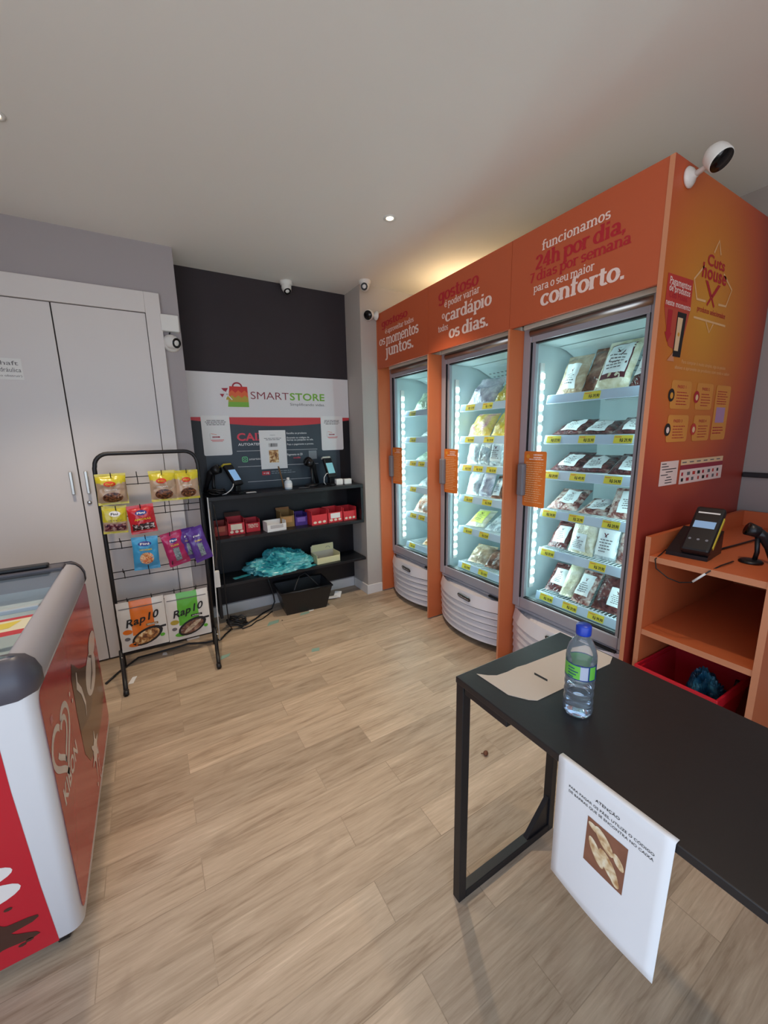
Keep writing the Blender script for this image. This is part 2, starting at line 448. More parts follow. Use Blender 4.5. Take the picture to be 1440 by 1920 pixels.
    def build(s, name, parent=None, loc=None, rot=None, autosmooth=True):
        me = bpy.data.meshes.new(name)
        me.from_pydata([tuple(p) for p in s.v], [], s.f)
        for m_ in s.mats: me.materials.append(m_)
        me.polygons.foreach_set('material_index', s.mi)
        me.polygons.foreach_set('use_smooth', s.sm)
        me.update()
        o = bpy.data.objects.new(name, me); COL.objects.link(o)
        if parent: o.parent = parent
        if loc: o.location = loc
        if rot: o.rotation_euler = rot
        return o
def tag(o, label, cat, group=None):
    o['label'] = label; o['category'] = cat
    if group: o['group'] = group
    return o
def thing(name, label, cat, loc=(0, 0, 0), rot=(0, 0, 0), group=None):
    o = bpy.data.objects.new(name, None); COL.objects.link(o)
    o.location = loc; o.rotation_euler = rot; o.empty_display_size = 0.05
    return tag(o, label, cat, group)
def struct(name, mb):
    o = mb.build(name); o['kind'] = 'structure'; return o
def rrect(u0, v0, u1, v1, r, n=4):
    p = []
    for (cx, cy, a0) in ((u1 - r, v0 + r, -PI/2), (u1 - r, v1 - r, 0), (u0 + r, v1 - r, PI/2), (u0 + r, v0 + r, PI)):
        for i in range(n + 1):
            a = a0 + PI/2 * i / n
            p.append((cx + r * math.cos(a), cy + r * math.sin(a)))
    return p
def arc(cx, cy, r, a0, a1, n=12, ry=None):
    ry = ry or r
    return [(cx + r * math.cos(a0 + (a1 - a0) * i / n), cy + ry * math.sin(a0 + (a1 - a0) * i / n)) for i in range(n + 1)]

# ------------------------------------------------------------------ room
struct('floor', MB().box((XLW - 0.3, YF - 0.6, -0.08), (WR + 0.3, BN + 0.3, 0.0), M_floor))
struct('ceiling', MB().box((XLW - 0.3, YF - 0.02, H), (WR + 0.3, BN + 0.3, H + 0.1), M_ceil))
struct('wall_back', MB().box((XL - 0.1, BN, 0), (XR + 0.1, BN + 0.12, 1.6), M_wall).box((XL - 0.1, BN, 1.6), (XR + 0.1, BN + 0.12, H), M_dark))
struct('wall_cupboard', MB().box((XLW - 0.12, B1, 0), (XL, BN + 0.12, H), M_wall))
struct('wall_column', MB().box((XR, B1, 0), (WR + 0.12, BN + 0.12, H), M_wallw))
struct('wall_right', MB().box((WR, YF, 0), (WR + 0.12, B1, H), mat('right_wall_shaded', '#a0958f', 0.85, bump=0.02, bscale=120)))  # wall tone darkened and browned for weak light and orange bounce
struct('wall_left', MB().box((XLW - 0.12, 0.55, 0), (XLW, B1, H), M_wall).box((XLW - 0.12, YF, 2.44), (XLW, 0.55, H), M_wall))
struct('wall_front', MB().box((XLW - 0.12, YF - 0.12, 2.44), (WR + 0.12, YF, H), M_wallw).box((0.98, YF - 0.12, 0), (WR + 0.12, YF, 2.44), M_wallw))  # unseen; right part closed to keep daylight off the right wall
struct('baseboard_back', MB().box((XL, BN - 0.012, 0), (XR - 0.012, BN, 0.085), M_base, 0.003))
struct('baseboard_column', MB().box((XR - 0.012, B1 - 0.012, 0), (XR, BN - 0.012, 0.085), M_base, 0.003).box((XR, B1 - 0.012, 0), (FX0 - 0.002, B1, 0.085), M_base, 0.003))
struct('baseboard_right', MB().box((WR - 0.012, YF, 0), (WR, 0.42, 0.085), M_base, 0.003))

o = MB().box((WR - 0.022, YF + 0.1, 1.14), (WR, 0.825, 1.165), M_blackm, 0.003).build('wall_conduit')
tag(o, 'dark horizontal conduit fixed along the right wall behind the orange counter', 'conduit')

# ------------------------------------------------------------------ white cupboard in the wall
cu = thing('built_in_cupboard', 'white built-in cupboard with two tall doors behind the snack rack', 'cupboard', (-0.36, B1, 0))
y0 = -0.03
fr = MB()
fr.box((0.452, y0, 0), (0.534, 0, 2.273), M_white, 0.003)
fr.box((-1.06, y0, 0), (-0.98, 0, 2.273), M_white, 0.003)
fr.box((-0.98, y0, 2.156), (0.452, 0, 2.273), M_white, 0.003)
fr.box((-0.98, -0.004, 0.0), (0.452, 0, 2.156), M_gap)
fr.build('frame', cu)
for sx, a, b in ((1, 0.003, 0.449), (-1, -0.975, -0.003)):
    d = MB().box((a, y0 + 0.01, 0.012), (b, -0.005, 2.152), M_white, 0.002).build('door', cu)
    hx = 0.036 if sx > 0 else -0.036
    MB().box((hx - 0.008, y0 - 0.016, 1.092), (hx + 0.008, y0 - 0.008, 1.228), M_metal, 0.003).box((hx - 0.006, y0 - 0.009, 1.10), (hx + 0.006, y0 + 0.010, 1.112), M_metal).box((hx - 0.006, y0 - 0.009, 1.208), (hx + 0.006, y0 + 0.010, 1.220), M_metal).build('handle', d)
    if sx > 0:
        MB().lathe([(0.0, -0.002), (0.012, -0.002), (0.012, 0.006), (0.004, 0.008)], M_steel, 16, Matrix.Translation((0.03, y0 + 0.01, 1.037)) @ Matrix.Rotation(PI/2, 4, 'X')).build('lock', d)
    else:
        sg = MB(); X = FYm(y0 + 0.0085)
        sg.rect(-0.29, 1.735, -0.165, 1.845, M_whitepl, X)
        sg.text('Shaft', -0.275, -0.18, 1.81, 0.022, M_ink2, X, 0.0006, 0.0, 'S')
        sg.text('Hidráulica', -0.285, -0.172, 1.775, 0.022, M_ink2, X, 0.0006, 0.0, 'H')
        sg.text('(não obstruir)', -0.285, -0.172, 1.750, 0.011, M_ink2, X, 0.0006, 0.0, 'b')
        so = sg.build('door_sign', d); so['label'] = 'small pale sign with grey lettering'

# ------------------------------------------------------------------ junction box and cameras
o = MB().box((0.166, B1 - 0.04, 2.06), (0.267, B1, 2.157), M_whitepl, 0.006).build('junction_box')
tag(o, 'square white junction box on the grey wall above the dome camera', 'junction box')
M_lens = mat('lens_black', '#0b0b0d', 0.15)
def eyeball(loc, look, label, base_dir, s=1.0):
    t = thing('dome_camera', label, 'camera', loc, group='security cameras')
    bd = Vector(base_dir); q = bd.to_track_quat('Z', 'Y').to_matrix().to_4x4()
    MB().lathe([(0.045 * s, 0), (0.046 * s, 0.006), (0.042 * s, 0.022 * s), (0.030 * s, 0.03 * s)], M_whitepl, 24, q).build('mount', t)
    c = bd * 0.040 * s
    lk = Vector(look).normalized(); ql = Matrix.Translation(c) @ lk.to_track_quat('Z', 'Y').to_matrix().to_4x4()
    pr = [(0.0, -0.036 * s)] + [(0.036 * s * math.cos(a), 0.036 * s * math.sin(a)) for a in [(-1.4 + 0.2 * i) for i in range(11)]] + [(0.028 * s, 0.029 * s), (0.027 * s, 0.036 * s)]
    MB().lathe(pr, M_whitepl, 24, ql).build('housing', t)
    MB().lathe([(0.026 * s, 0.034 * s), (0.026 * s, 0.037 * s), (0.015 * s, 0.0372 * s), (0.013 * s, 0.034 * s), (0.0, 0.0345 * s)], M_lens, 20, ql).build('lens', t)
    return t
eyeball((0.215, B1, 1.995), (0.55, -0.8, -0.25), 'white dome camera on the grey wall beside the cupboard', (0, -1, 0), 1.15)
o = MB().tube([(0.212, B1 - 0.006, 2.06), (0.208, B1 - 0.012, 2.045), (0.214, B1 - 0.02, 2.03)], 0.004, M_blackpl, 6).build('camera_cable'); tag(o, 'short black cable between white junction box and dome camera', 'cable')
eyeball((1.055, 3.16, H), (0.0, -0.55, -0.85), 'white dome camera on the ceiling in front of the charcoal wall', (0, 0, -1), 1.05)
eyeball((1.575, 2.87, H), (-0.55, -0.75, -0.32), 'white dome camera on the ceiling above the column corner', (0, 0, -1), 1.0)
def magcam(loc, base_n, head, look, label):
    t = thing('white_camera', label, 'camera', loc, group='white cameras with round black faces')
    n = Vector(base_n); q = n.to_track_quat('Z', 'Y').to_matrix().to_4x4()
    MB().lathe([(0.001, 0.0), (0.034, 0.0), (0.035, 0.006), (0.026, 0.016), (0.012, 0.024), (0.010, 0.03)], M_whitepl, 24, q).build('mount', t)
    hd = Vector(head)
    MB().tube([n * 0.02, n * 0.04 + (hd - n * 0.04) * 0.3, hd], [0.011, 0.009, 0.012], M_whitepl, 10).build('arm', t)
    ql = Matrix.Translation(hd) @ Vector(look).normalized().to_track_quat('Z', 'Y').to_matrix().to_4x4()
    MB().lathe([(0.002, -0.040), (0.020, -0.036), (0.034, -0.018), (0.038, 0.0), (0.0375, 0.026), (0.036, 0.030)], M_whitepl, 28, ql).build('housing', t)
    MB().lathe([(0.0355, 0.026), (0.0345, 0.031), (0.002, 0.032)], M_lens, 28, ql).build('face', t)
    return t
magcam((1.811, 0.828, 2.297), (0, -1, 0), (-0.028, -0.094, 0.012), (-0.15, -0.60, -0.80), 'white round-faced camera on top corner of the orange side panel')
magcam((1.700, 2.915, 2.335), (-1, 0, 0), (-0.065, 0.005, 0.0), (-0.75, -0.60, -0.30), 'white round-faced camera at the far end of the orange fascia')

# ------------------------------------------------------------------ ceiling downlights
for i, (x, y, p) in enumerate(SPOTS):
    lab = ['lit recessed downlight in the ceiling in front of the orange fascia', 'recessed downlight in the ceiling above the ice cream chest freezer', 'recessed downlight in the ceiling above the black table', 'recessed downlight in the ceiling over the shop entrance', 'recessed downlight in the ceiling hidden behind the orange fascia'][i]
    t = thing('downlight', lab, 'ceiling light', (x, y, H), group='recessed downlights')
    MB().lathe([(0.019, -0.001), (0.034, -0.001), (0.035, -0.004), (0.024, -0.006), (0.019, -0.003)], M_whitepl, 28, cap=False).build('trim_ring', t)
    MB().lathe([(0.001, -0.0035), (0.020, -0.003), (0.020, -0.001)], M_lampglow, 24).build('lamp', t)
    l = spot_light((0, 0, -0.02), p, size=1.45 if i != 4 else 2.0); l.parent = t

# ------------------------------------------------------------------ branded back panel in the niche
yb = BN - 0.012
pn = thing('wall_graphic_panel', 'tall printed graphic panel on the niche wall behind the black counter', 'panel', (0.93, BN, 0))
X = Matrix.Translation((-0.93, -BN, 0))
pb = MB().box((XL + 0.004, yb, 0.095), (XR - 0.006, BN - 0.001, 1.555), mat('panel_black', '#121116', 0.45), 0, X).box((XL + 0.004, yb, 1.555), (XR - 0.006, BN - 0.001, 1.876), mat('panel_white', '#e4e1e3', 0.5), 0, X)
pb.build('board', pn)
Fb = X @ FYm(yb)
M_slate = mat('panel_slate', '#39444f', 0.45)
M_bandr = mat('panel_red', '#d03b43', 0.45)
pr = MB()
pr.rect(0.375, 1.0, 1.46, 1.53, M_slate, Fb, 0.0006)
L = [(0.30, 1.557), (1.56, 1.557)] + [(1.56 - (1.26) * i / 20, 1.535 - 0.045 * math.sin(PI * i / 20) + 0.0) for i in range(21)]
pr.poly(L, M_bandr, Fb, 0.0012)
pr.build('printed_field', pn)
lg = MB()
M_lred = mat('logo_red', '#d2342f', 0.5); M_lor = mat('logo_orange', '#e2693a', 0.5); M_lol = mat('logo_olive', '#b9a13c', 0.5); M_lgr = mat('logo_green', '#7cb342', 0.5); M_lcr = mat('logo_crimson', '#a3263a', 0.5)
bag = lambda v: 0.563 + 0.02 * (v - 1.633) / 0.148
def bagband(v0, v1, m_, zig=0.0):
    a0, a1 = 0.564 + (v0 - 1.633) * 0.14, 0.717 - (v0 - 1.633) * 0.02
    b0, b1 = 0.564 + (v1 - 1.633) * 0.14, 0.717 - (v1 - 1.633) * 0.02
    top = [(b1 + (b0 - b1) * i / 6, v1 + (zig if i % 2 else 0)) for i in range(7)]
    lg.poly([(a0, v0), (a1, v0)] + top, m_, Fb, 0.0010 + (1.78 - v1) * 0.004)
bagband(1.633, 1.782, M_lred); bagband(1.633, 1.735, M_lor, 0.02); bagband(1.633, 1.70, M_lol, 0.018); bagband(1.633, 1.669, M_lgr)
lg.stroke(arc(0.641, 1.780, 0.032, 0, PI, 10, 0.028), 0.011, M_lcr, Fb, 0.0016)
for a, b, c, m_ in (((0.527, 1.766), (0.575, 1.768), (0.553, 1.735), M_lcr), ((0.513, 1.725), (0.545, 1.725), (0.530, 1.700), M_lcr), ((0.548, 1.684), (0.590, 1.684), (0.570, 1.712), M_lol)):
    lg.poly([a, b, c][::1], m_, Fb, 0.0016)
lg.stroke([(0.581, 1.772), (0.550, 1.684)], 0.007, mat('logo_white', '#f2f0f0', 0.5), Fb, 0.0018); lg.stroke([(0.545, 1.745), (0.598, 1.684)], 0.007, MATS['logo_white'], Fb, 0.0018)
lg.text('SMART', 0.735, 1.034, 1.694, 0.054, mat('logo_dark', '#8a3a44', 0.5), Fb, 0.001, -0.004, 'M')
lg.text('STORE', 1.042, 1.341, 1.694, 0.055, M_lgr, Fb, 0.001, 0.022, 'T')
lg.text('Simplificando vidas.', 1.041, 1.341, 1.651, 0.020, M_ink2, Fb, 0.001, 0.0, 'S')
lo = lg.build('logo', pn); lo['label'] = 'red, orange and green shopping bag logo with lettering'
tx = MB()
M_caixa = mat('caixa_red', '#e0475a', 0.5); M_tw = mat('text_white', '#e9e9ea', 0.5)
tx.text('CAIXA', 0.607, 0.900, 1.382, 0.056, M_caixa, Fb, 0.0014, 0.03, 'X')
tx.text('AUTOATENDIMENTO', 0.611, 0.935, 1.343, 0.019, M_tw, Fb, 0.0014, 0.015, 'T')
for (a, va, b, vb) in ((0.597, 1.302, 1.253, 1.297), (0.595, 1.182, 1.256, 1.175), (0.66, 1.06, 1.185, 1.057)):
    tx.stroke([(a, va), (b, vb)], 0.0025, M_tw, Fb, 0.0014)
M_igr = mat('icon_green', '#6fd08c', 0.5)
tx.stroke([*rrect(0.633, 1.218, 0.671, 1.256, 0.010), (0.661, 1.218)], 0.005, M_igr, Fb, 0.0014)
tx.stroke(arc(0.652, 1.237, 0.009, 0, 2 * PI, 16), 0.004, M_igr, Fb, 0.0014)
tx.text('smartstore', 0.684, 0.80, 1.230, 0.011, M_tw, Fb, 0.0014, 0.0, 'x')
tx.text('Escolha os produtos', 0.995, 1.165, 1.426, 0.009, M_tw, Fb, 0.0014, 0.01)
tx.text('Escaneie os códigos de', 0.995, 1.187, 1.390, 0.009, M_tw, Fb, 0.0014, 0.01)
tx.text('barras ou pesquise na tela.', 0.995, 1.222, 1.372, 0.009, M_tw, Fb, 0.0014, 0.01)
tx.text('Faça o pagamento e pronto.', 0.995, 1.224, 1.337, 0.009, M_tw, Fb, 0.0014, 0.01)
tx.text('Pagamento via QR', 0.990, 1.122, 1.252, 0.011, M_tw, Fb, 0.0014, 0.01)
tx.text('code', 1.04, 1.10, 1.226, 0.011, M_caixa, Fb, 0.0014, 0.02)
tx.rect(1.175, 1.215, 1.245, 1.285, mat('grey_square', '#8d9499', 0.6), Fb, 0.0012)
tx.rect(0.775, 1.105, 0.839, 1.136, mat('badge_red', '#c62f3b', 0.5), Fb, 0.0014)
tx.text('+18', 0.785, 0.829, 1.112, 0.016, M_tw, Fb, 0.002, 0.02, '8')
tx.lines(0.85, 1.06, 1.134, 2, 0.016, mat('text_grey', '#8f979f', 0.6), Fb, 0.0014, 0.3, 3)
tx.build('lettering', pn)

# notices on the panel
M_bread = ramp_noise('bread_photo', ['#6b3d24', '#a9713f', '#d9ad72', '#f0dcb6'], 42, 0.5, 2, 0.4)
def notice(name, u0, v0, u1, v1, label, kind, yy):
    t = thing(name, label, 'notice', ((u0 + u1) / 2, yy, v0), group='paper notices on the panel')
    w, h = u1 - u0, v1 - v0
    P = rrect(-w/2, 0, w/2, h, 0.012 if kind == 0 else 0.002)
    s = MB(); s.prism(P, 0, 0.0012, M_paper, FYm(0)); s.build('sheet', t)
    q = MB(); X_ = FYm(-0.0014)
    if kind == 0:
        q.lines(-w * 0.38, w * 0.38, h * 0.88, 4, h * 0.035, M_ink2, X_, 0, 0.45, int(u0 * 100), True)
        q.rect(-w * 0.24, h * 0.40, -w * 0.235, h * 0.56, M_ink2, X_, 0)
        q.stroke([(-w * 0.2, h * 0.55), (0.0, h * 0.52)], 0.003, M_lor, X_)
        q.lines(-w * 0.16, w * 0.18, h * 0.48, 1, h * 0.06, M_lcr, X_, 0, 0.6, 4)
        q.rect(-w * 0.22, h * 0.38, w * 0.24, h * 0.395, M_lred, X_, 0)
        q.rect(-w * 0.18, h * 0.35, w * 0.20, h * 0.362, M_lred, X_, 0)
    else:
        q.text('ATENÇÃO', -w * 0.1, w * 0.1, h * 0.865, h * 0.02, M_ink2, X_, 0, 0.0, 'T')
        q.lines(-w * 0.36, w * 0.36, h * 0.80, 2, h * 0.035, M_ink2, X_, 0, 0.4, 5, True)
        rd = random.Random(2); u = -w * 0.165
        while u < w * 0.16:
            k = rd.choice((0.0015, 0.003, 0.0045)); q.rect(u, h * 0.575, u + k, h * 0.665, M_ink, X_, 0); u += k + rd.choice((0.0015, 0.003))
        q.rect(-w * 0.18, h * 0.165, w * 0.18, h * 0.49, M_bread, X_, 0)
    q.build('lettering', t)
    return t
notice('paper_notice', 0.365, 1.276, 0.563, 1.570, 'white laminated notice with rounded corners at the left above the card terminal', 0, yb - 0.005)
notice('paper_notice', 1.294, 1.283, 1.497, 1.570, 'white notice with red print at the right end of the dark panel', 0, yb - 0.005)
notice('paper_notice', 0.772, 1.152, 0.984, 1.457, 'white sheet with barcode and bread photo taped mid-panel', 1, yb - 0.006)

# ------------------------------------------------------------------ black counter with shelves
ct = thing('black_counter', 'black wooden counter with open shelf compartment against the graphic panel', 'counter', (0.93, 3.07, 0))
X = Matrix.Translation((-0.93, -3.07, 0)); yk = yb - 0.004
MB().box((0.325, 2.93, 0.972), (1.538, yk, 1.0), M_blackwood, 0.002, X).build('countertop', ct)
MB().box((0.340, 2.93, 0.668), (1.538, yk, 0.693), M_blackwood, 0.002, X).build('shelf', ct)
MB().box((1.515, 2.931, 0.694), (1.537, yk, 0.971), M_blackwood, 0.002, X).build('side_board', ct)
MB().box((0.327, 2.931, 0.10), (0.347, yk, 0.971), M_blackwood, 0.002, X).build('side_board', ct)
o = MB().box((0.350, 2.94, 0.330), (1.552, yk, 0.353), M_blackwood, 0.002).build('wall_shelf'); tag(o, 'lowest long black shelf under the counter holding the teal bags', 'shelf')

# chocolate boxes
M_cardbr = mat('brown_card', '#9a6a42', 0.8)
def cbox(label, x, y, w, d, h, rz, mf, mt_, z=0.693, lid=0.0, words=None, wm=None, band=None, stripe=None):
    t = thing('display_box', label, 'box', (x, y, z), (0, 0, rz), 'snack boxes on the black shelf')
    s = MB(); k = 0.003
    s.box((-w/2, -d/2, 0), (w/2, -d/2 + k, h * 0.72), mf); s.box((-w/2, d/2 - k, 0), (w/2, d/2, h), mf)
    s.box((-w/2, -d/2 + k, 0), (-w/2 + k, d/2 - k, h), mf); s.box((w/2 - k, -d/2 + k, 0), (w/2, d/2 - k, h), mf)
    s.box((-w/2 + k, -d/2 + k, 0), (w/2 - k, d/2 - k, h * 0.25), mt_)
    s.build('carton', t)
    q = MB(); X_ = FYm(-d/2 - 0.0006)
    if band: q.rect(-w * 0.34, h * 0.30, w * 0.34, h * 0.66, band, X_)
    if stripe:
        for i in range(3): q.poly(arc(-w * 0.3 + i * w * 0.3, h * 0.18, w * 0.11, 0, 2 * PI, 10, h * 0.09)[:-1], stripe, X_, 0.0001)
    if words: q.text(words, -w * 0.36, w * 0.36, h * 0.34, h * 0.2, wm, X_, 0.0004, 0.02)
    if q.f: q.build('print', t)
    if lid > 0:
        MB().box((-w/2, 0, 0), (w/2, 0.002, lid), mt_, 0, Matrix.Translation((0, d/2, h)) @ Matrix.Rotation(-0.5, 4, 'X')).build('flap', t)
    return t
M_b1 = mat('box_dark_red', '#a8362c', 0.5); M_b2 = mat('box_cream', '#e9d9c3', 0.5); M_b3 = mat('box_crimson', '#c52b36', 0.5); M_b4 = mat('box_white', '#e8e6e4', 0.5)
M_b5 = mat('box_gold', '#94713f', 0.5); M_b6 = mat('box_purple', '#4a2f86', 0.5); M_b7 = mat('box_red', '#d6353d', 0.5); M_choc = mat('chocolate_wrap', '#4a2a22', 0.5, var=0.4, vscale=60)
cbox('small dark red snack box at the left end of the black shelf', 0.405, 3.10, 0.088, 0.10, 0.10, 0.02, M_b1, M_choc, band=mat('box_rust', '#c46a52', 0.5))
cbox('red and cream snack box with tall raised flap', 0.512, 3.085, 0.118, 0.12, 0.12, 0.0, M_b3, M_choc, lid=0.035, band=M_b2, stripe=M_b2)
cbox('low crimson snack box left of the white box', 0.636, 3.10, 0.104, 0.11, 0.095, 0.0, M_b3, M_choc, words='TRENTO', wm=M_b2)
cbox('white snack box turned at an angle on the black shelf', 0.790, 3.005, 0.150, 0.10, 0.075, 0.09, M_b4, M_b4, band=mat('box_print_grey', '#b9b4b4', 0.6))
cbox('golden brown snack box behind the white box', 0.905, 3.10, 0.110, 0.12, 0.125, 0.02, M_b5, M_cardbr, lid=0.02, band=mat('box_gold2', '#b98a55', 0.5))
cbox('purple snack box between brown box and red boxes', 1.018, 3.09, 0.100, 0.11, 0.10, 0.0, M_b6, M_choc, band=mat('box_purple2', '#7d63b8', 0.5))
cbox('red snack box next to the purple box', 1.145, 3.035, 0.138, 0.13, 0.115, 0.08, M_b7, M_cardbr, band=None, stripe=M_b2)
cbox('red snack box with white front panel, second from right end', 1.290, 3.045, 0.132, 0.13, 0.118, 0.08, M_b7, M_cardbr, band=M_b4, stripe=M_b2)
cbox('red snack box at the right end of the black shelf', 1.430, 3.055, 0.125, 0.13, 0.110, 0.08, M_b7, M_choc, stripe=M_b2)

# ------------------------------------------------------------------ items on the counter top
M_screen = mat('lit_screen', '#8fb6d8', 0.2, emit='#7fa9d6', es=0.55)
M_screen2 = mat('lit_screen_green', '#7fb2b8', 0.2, emit='#6aa5b0', es=0.5)
M_yel = mat('yellow_plastic', '#d7bf3d', 0.45)
def pos_terminal(name, label, loc, rz, topm, scr, s=1.0, tilt=0.62):
    t = thing(name, label, 'card terminal', loc, (0, 0, rz))
    MB().box((-0.055, -0.055, 0), (0.055, 0.065, 0.012), M_blackpl, 0.004).box((-0.022, 0.0, 0.010), (0.022, 0.035, 0.085), M_blackpl, 0.004).build('stand', t)
    X_ = Matrix.Translation((0, -0.012, 0.062)) @ Matrix.Rotation(-tilt, 4, 'X')
    b = MB().box((-0.042, -0.006, 0), (0.042, 0.022, 0.175), M_blackpl, 0.008, X_).build('handset', t)
    MB().rect(-0.034, 0.035, 0.034, 0.128, scr, X_ @ FYm(-0.0068)).build('screen', b)
    q = MB().box((-0.040, -0.002, 0.172), (0.040, 0.030, 0.190), topm, 0.006, X_).build('printer_cover', b)
    return t
pos_terminal('card_terminal', 'black card terminal with yellow top on the left of the counter', (0.56, 3.06, 1.0), 0.62, M_yel, M_screen, 1.0, 0.6)
pos_terminal('card_terminal', 'black card terminal with pale top near the right end of the counter', (1.315, 3.06, 1.0), 0.25, mat('pale_plastic', '#d9d6c6', 0.5), M_screen2, 1.0, 0.42)
def scanner(label, loc, rz, s=1.0):
    t = thing('barcode_scanner', label, 'scanner', loc, (0, 0, rz), 'barcode scanners')
    MB().lathe([(0.050 * s, 0), (0.052 * s, 0.008 * s), (0.044 * s, 0.016 * s), (0.014 * s, 0.02 * s)], M_blackpl, 22).build('base', t)
    MB().tube([(0, 0.01, 0.012 * s), (0, 0.02 * s, 0.06 * s), (0, 0.012 * s, 0.14 * s)], 0.011 * s, M_blackpl, 10).build('neck', t)
    X_ = Matrix.Translation((0, 0.012 * s, 0.11 * s)) @ Matrix.Rotation(-0.25, 4, 'X')
    h = MB().tube([X_ @ Vector((0, 0.10 * s, -0.075 * s)), X_ @ Vector((0, 0.055 * s, -0.01 * s)), X_ @ Vector((0, 0.01 * s, 0.045 * s)), X_ @ Vector((0, -0.025 * s, 0.058 * s))], [0.014 * s, 0.016 * s, 0.026 * s, 0.028 * s], M_blackpl, 12)
    h.tube([X_ @ Vector((0, -0.015 * s, 0.056 * s)), X_ @ Vector((0, -0.065 * s, 0.062 * s))], [0.030 * s, 0.036 * s], M_blackpl, 14)
    hb = h.build('scan_gun', t)
    MB().lathe([(0.001, 0), (0.030 * s, 0), (0.030 * s, -0.002)], mat('scanner_window', '#0c0a0c', 0.15), 16, X_ @ Matrix.Translation((0, -0.0665 * s, 0.0622 * s)) @ Vector((0, -1, 0.1)).to_track_quat('Z', 'Y').to_matrix().to_4x4()).build('window', hb)
    return t
scanner('black barcode scanner on stand at the left end of the counter', (0.408, 3.09, 1.0), 0.9, 1.0)
scanner('black barcode scanner on stand between small bottle and right terminal', (1.14, 3.09, 1.0), -0.9, 1.1)
sb = thing('sanitizer_bottle', 'small clear spray bottle on the black counter under the bread notice', 'bottle', (0.925, 3.02, 1.0))
MB().lathe([(0.028, 0), (0.030, 0.003), (0.030, 0.055), (0.022, 0.068), (0.010, 0.072)], mat('clear_plastic', '#cfd8df', 0.1, spec=0.6), 20).build('body', sb)
MB().lathe([(0.011, 0.071), (0.011, 0.090), (0.003, 0.092)], M_whitepl, 14).build('cap', sb)
MB().lathe([(0.0303, 0.015), (0.0303, 0.048)], M_paper, 20, cap=False).build('label_band', sb)
o = MB().tube([(0.905, 3.075, 1.0), (0.897, 3.095, 1.09), (0.883, 3.115, 1.175)], 0.006, mat('wood_stick', '#7a5530', 0.6), 8).build('wooden_stick'); tag(o, 'thin brown stick leaning against the panel behind small bottle', 'stick')
o = MB().box((1.325, 2.995, 1.0), (1.385, 3.035, 1.05), M_whitepl, 0.005).build('power_adapter'); tag(o, 'white power adapter on the counter, nearer the card terminal', 'adapter', 'white power adapters')
o = MB().box((1.402, 3.0, 1.0), (1.468, 3.04, 1.045), M_whitepl, 0.005).build('power_adapter'); tag(o, 'white power adapter on the counter, nearer the right end', 'adapter', 'white power adapters')
o = MB().tube([(1.468, 3.02, 1.02), (1.49, 3.03, 1.03), (1.505, 3.05, 1.01), (1.50, 3.10, 1.005), (1.44, 3.14, 1.005)], 0.003, M_blackpl, 6).build('adapter_cable'); tag(o, 'black cable curling from the white adapter', 'cable')
o = MB().box((0.60, 3.0, 1.0), (0.672, 3.04, 1.003), M_paper).build('receipt'); tag(o, 'small white receipt on the counter by left terminal', 'paper')
o = MB().tube([(0.43, 2.99, 1.005), (0.455, 2.975, 1.012), (0.49, 2.98, 1.035), (0.51, 2.995, 1.058), (0.517, 3.01, 1.075)], 0.0035, M_whitepl, 8).build('white_cable'); tag(o, 'white charging cable hanging from left card terminal', 'cable')
o = MB().tube([(1.245, 3.03, 1.006), (1.225, 3.02, 1.03), (1.228, 3.02, 1.07), (1.25, 3.03, 1.095), (1.275, 3.05, 1.10)], 0.003, M_whitepl, 8).build('white_cable'); tag(o, 'white cable looping beside right card terminal', 'cable')
pts = []
rd = random.Random(4)
for i in range(70):
    a = i * 0.55; pts.append((0.395 + 0.05 * math.cos(a) + rd.uniform(-0.012, 0.012), 2.995 + 0.030 * math.sin(a * 0.9), 1.006 + 0.030 * abs(math.sin(i * 0.21)) + rd.uniform(0, 0.012)))
o = MB().tube(pts, 0.004, M_blackpl, 6).build('cable_tangle'); tag(o, 'tangle of black cable on the left end of the counter', 'cable')
o = MB().tube([(1.0, 3.0, 1.004), (1.06, 2.985, 1.006), (1.09, 3.0, 1.005), (1.10, 3.03, 1.005)], 0.0025, M_ink2, 6).build('scanner_cable'); tag(o, 'thin grey cable in front of the right barcode scanner', 'cable')

# ------------------------------------------------------------------ teal bags and cream box on lowest shelf
M_teal = ramp_noise('teal_plastic', ['#1f7f8d', '#3fa7b0', '#7cc6c8'], 9, 0.3, 3, 1.0)
def crumple(name, label, loc, rx, ry, rz, m_, seed, cat='plastic bag', n=72, amp=0.35, group=None):
    s = MB(); vs, fs = [], []
    for i in range(n + 1):
        th = PI * i / n
        for j in range(n):
            ph = 2 * PI * j / n
            d = Vector((math.sin(th) * math.cos(ph), math.sin(th) * math.sin(ph), math.cos(th)))
            q = d * 1.5 + Vector((seed, seed * 0.7, 0))
            w_ = Vector((noise.noise(q * 1.7), noise.noise(q * 1.7 + Vector((9, 0, 0))), 0)) * 0.9
            fold = 1 - abs(noise.noise(q * 2.2 + w_)) * 2.2
            k = 1 + amp * noise.noise(q) * 0.9 + amp * 0.34 * (fold - 0.5) + amp * 0.12 * (1 - 3 * abs(noise.noise(q * 6.3 + w_)))
            z = d.z * rz * k
            vs.append((d.x * rx * k, d.y * ry * k, max(z, -rz * 0.30) + rz * 0.30))
    for i in range(n):
        for j in range(n):
            fs.append((i * n + j, (i + 1) * n + j, (i + 1) * n + (j + 1) % n, i * n + (j + 1) % n))
    s.add(vs, fs, m_, False)
    o = s.build(name, None, loc); tag(o, label, cat, group); return o
crumple('plastic_bags', 'crumpled heap of teal plastic bags on the lowest black shelf', (0.835, 3.045, 0.354), 0.235, 0.125, 0.115, M_teal, 1.3, amp=0.5)
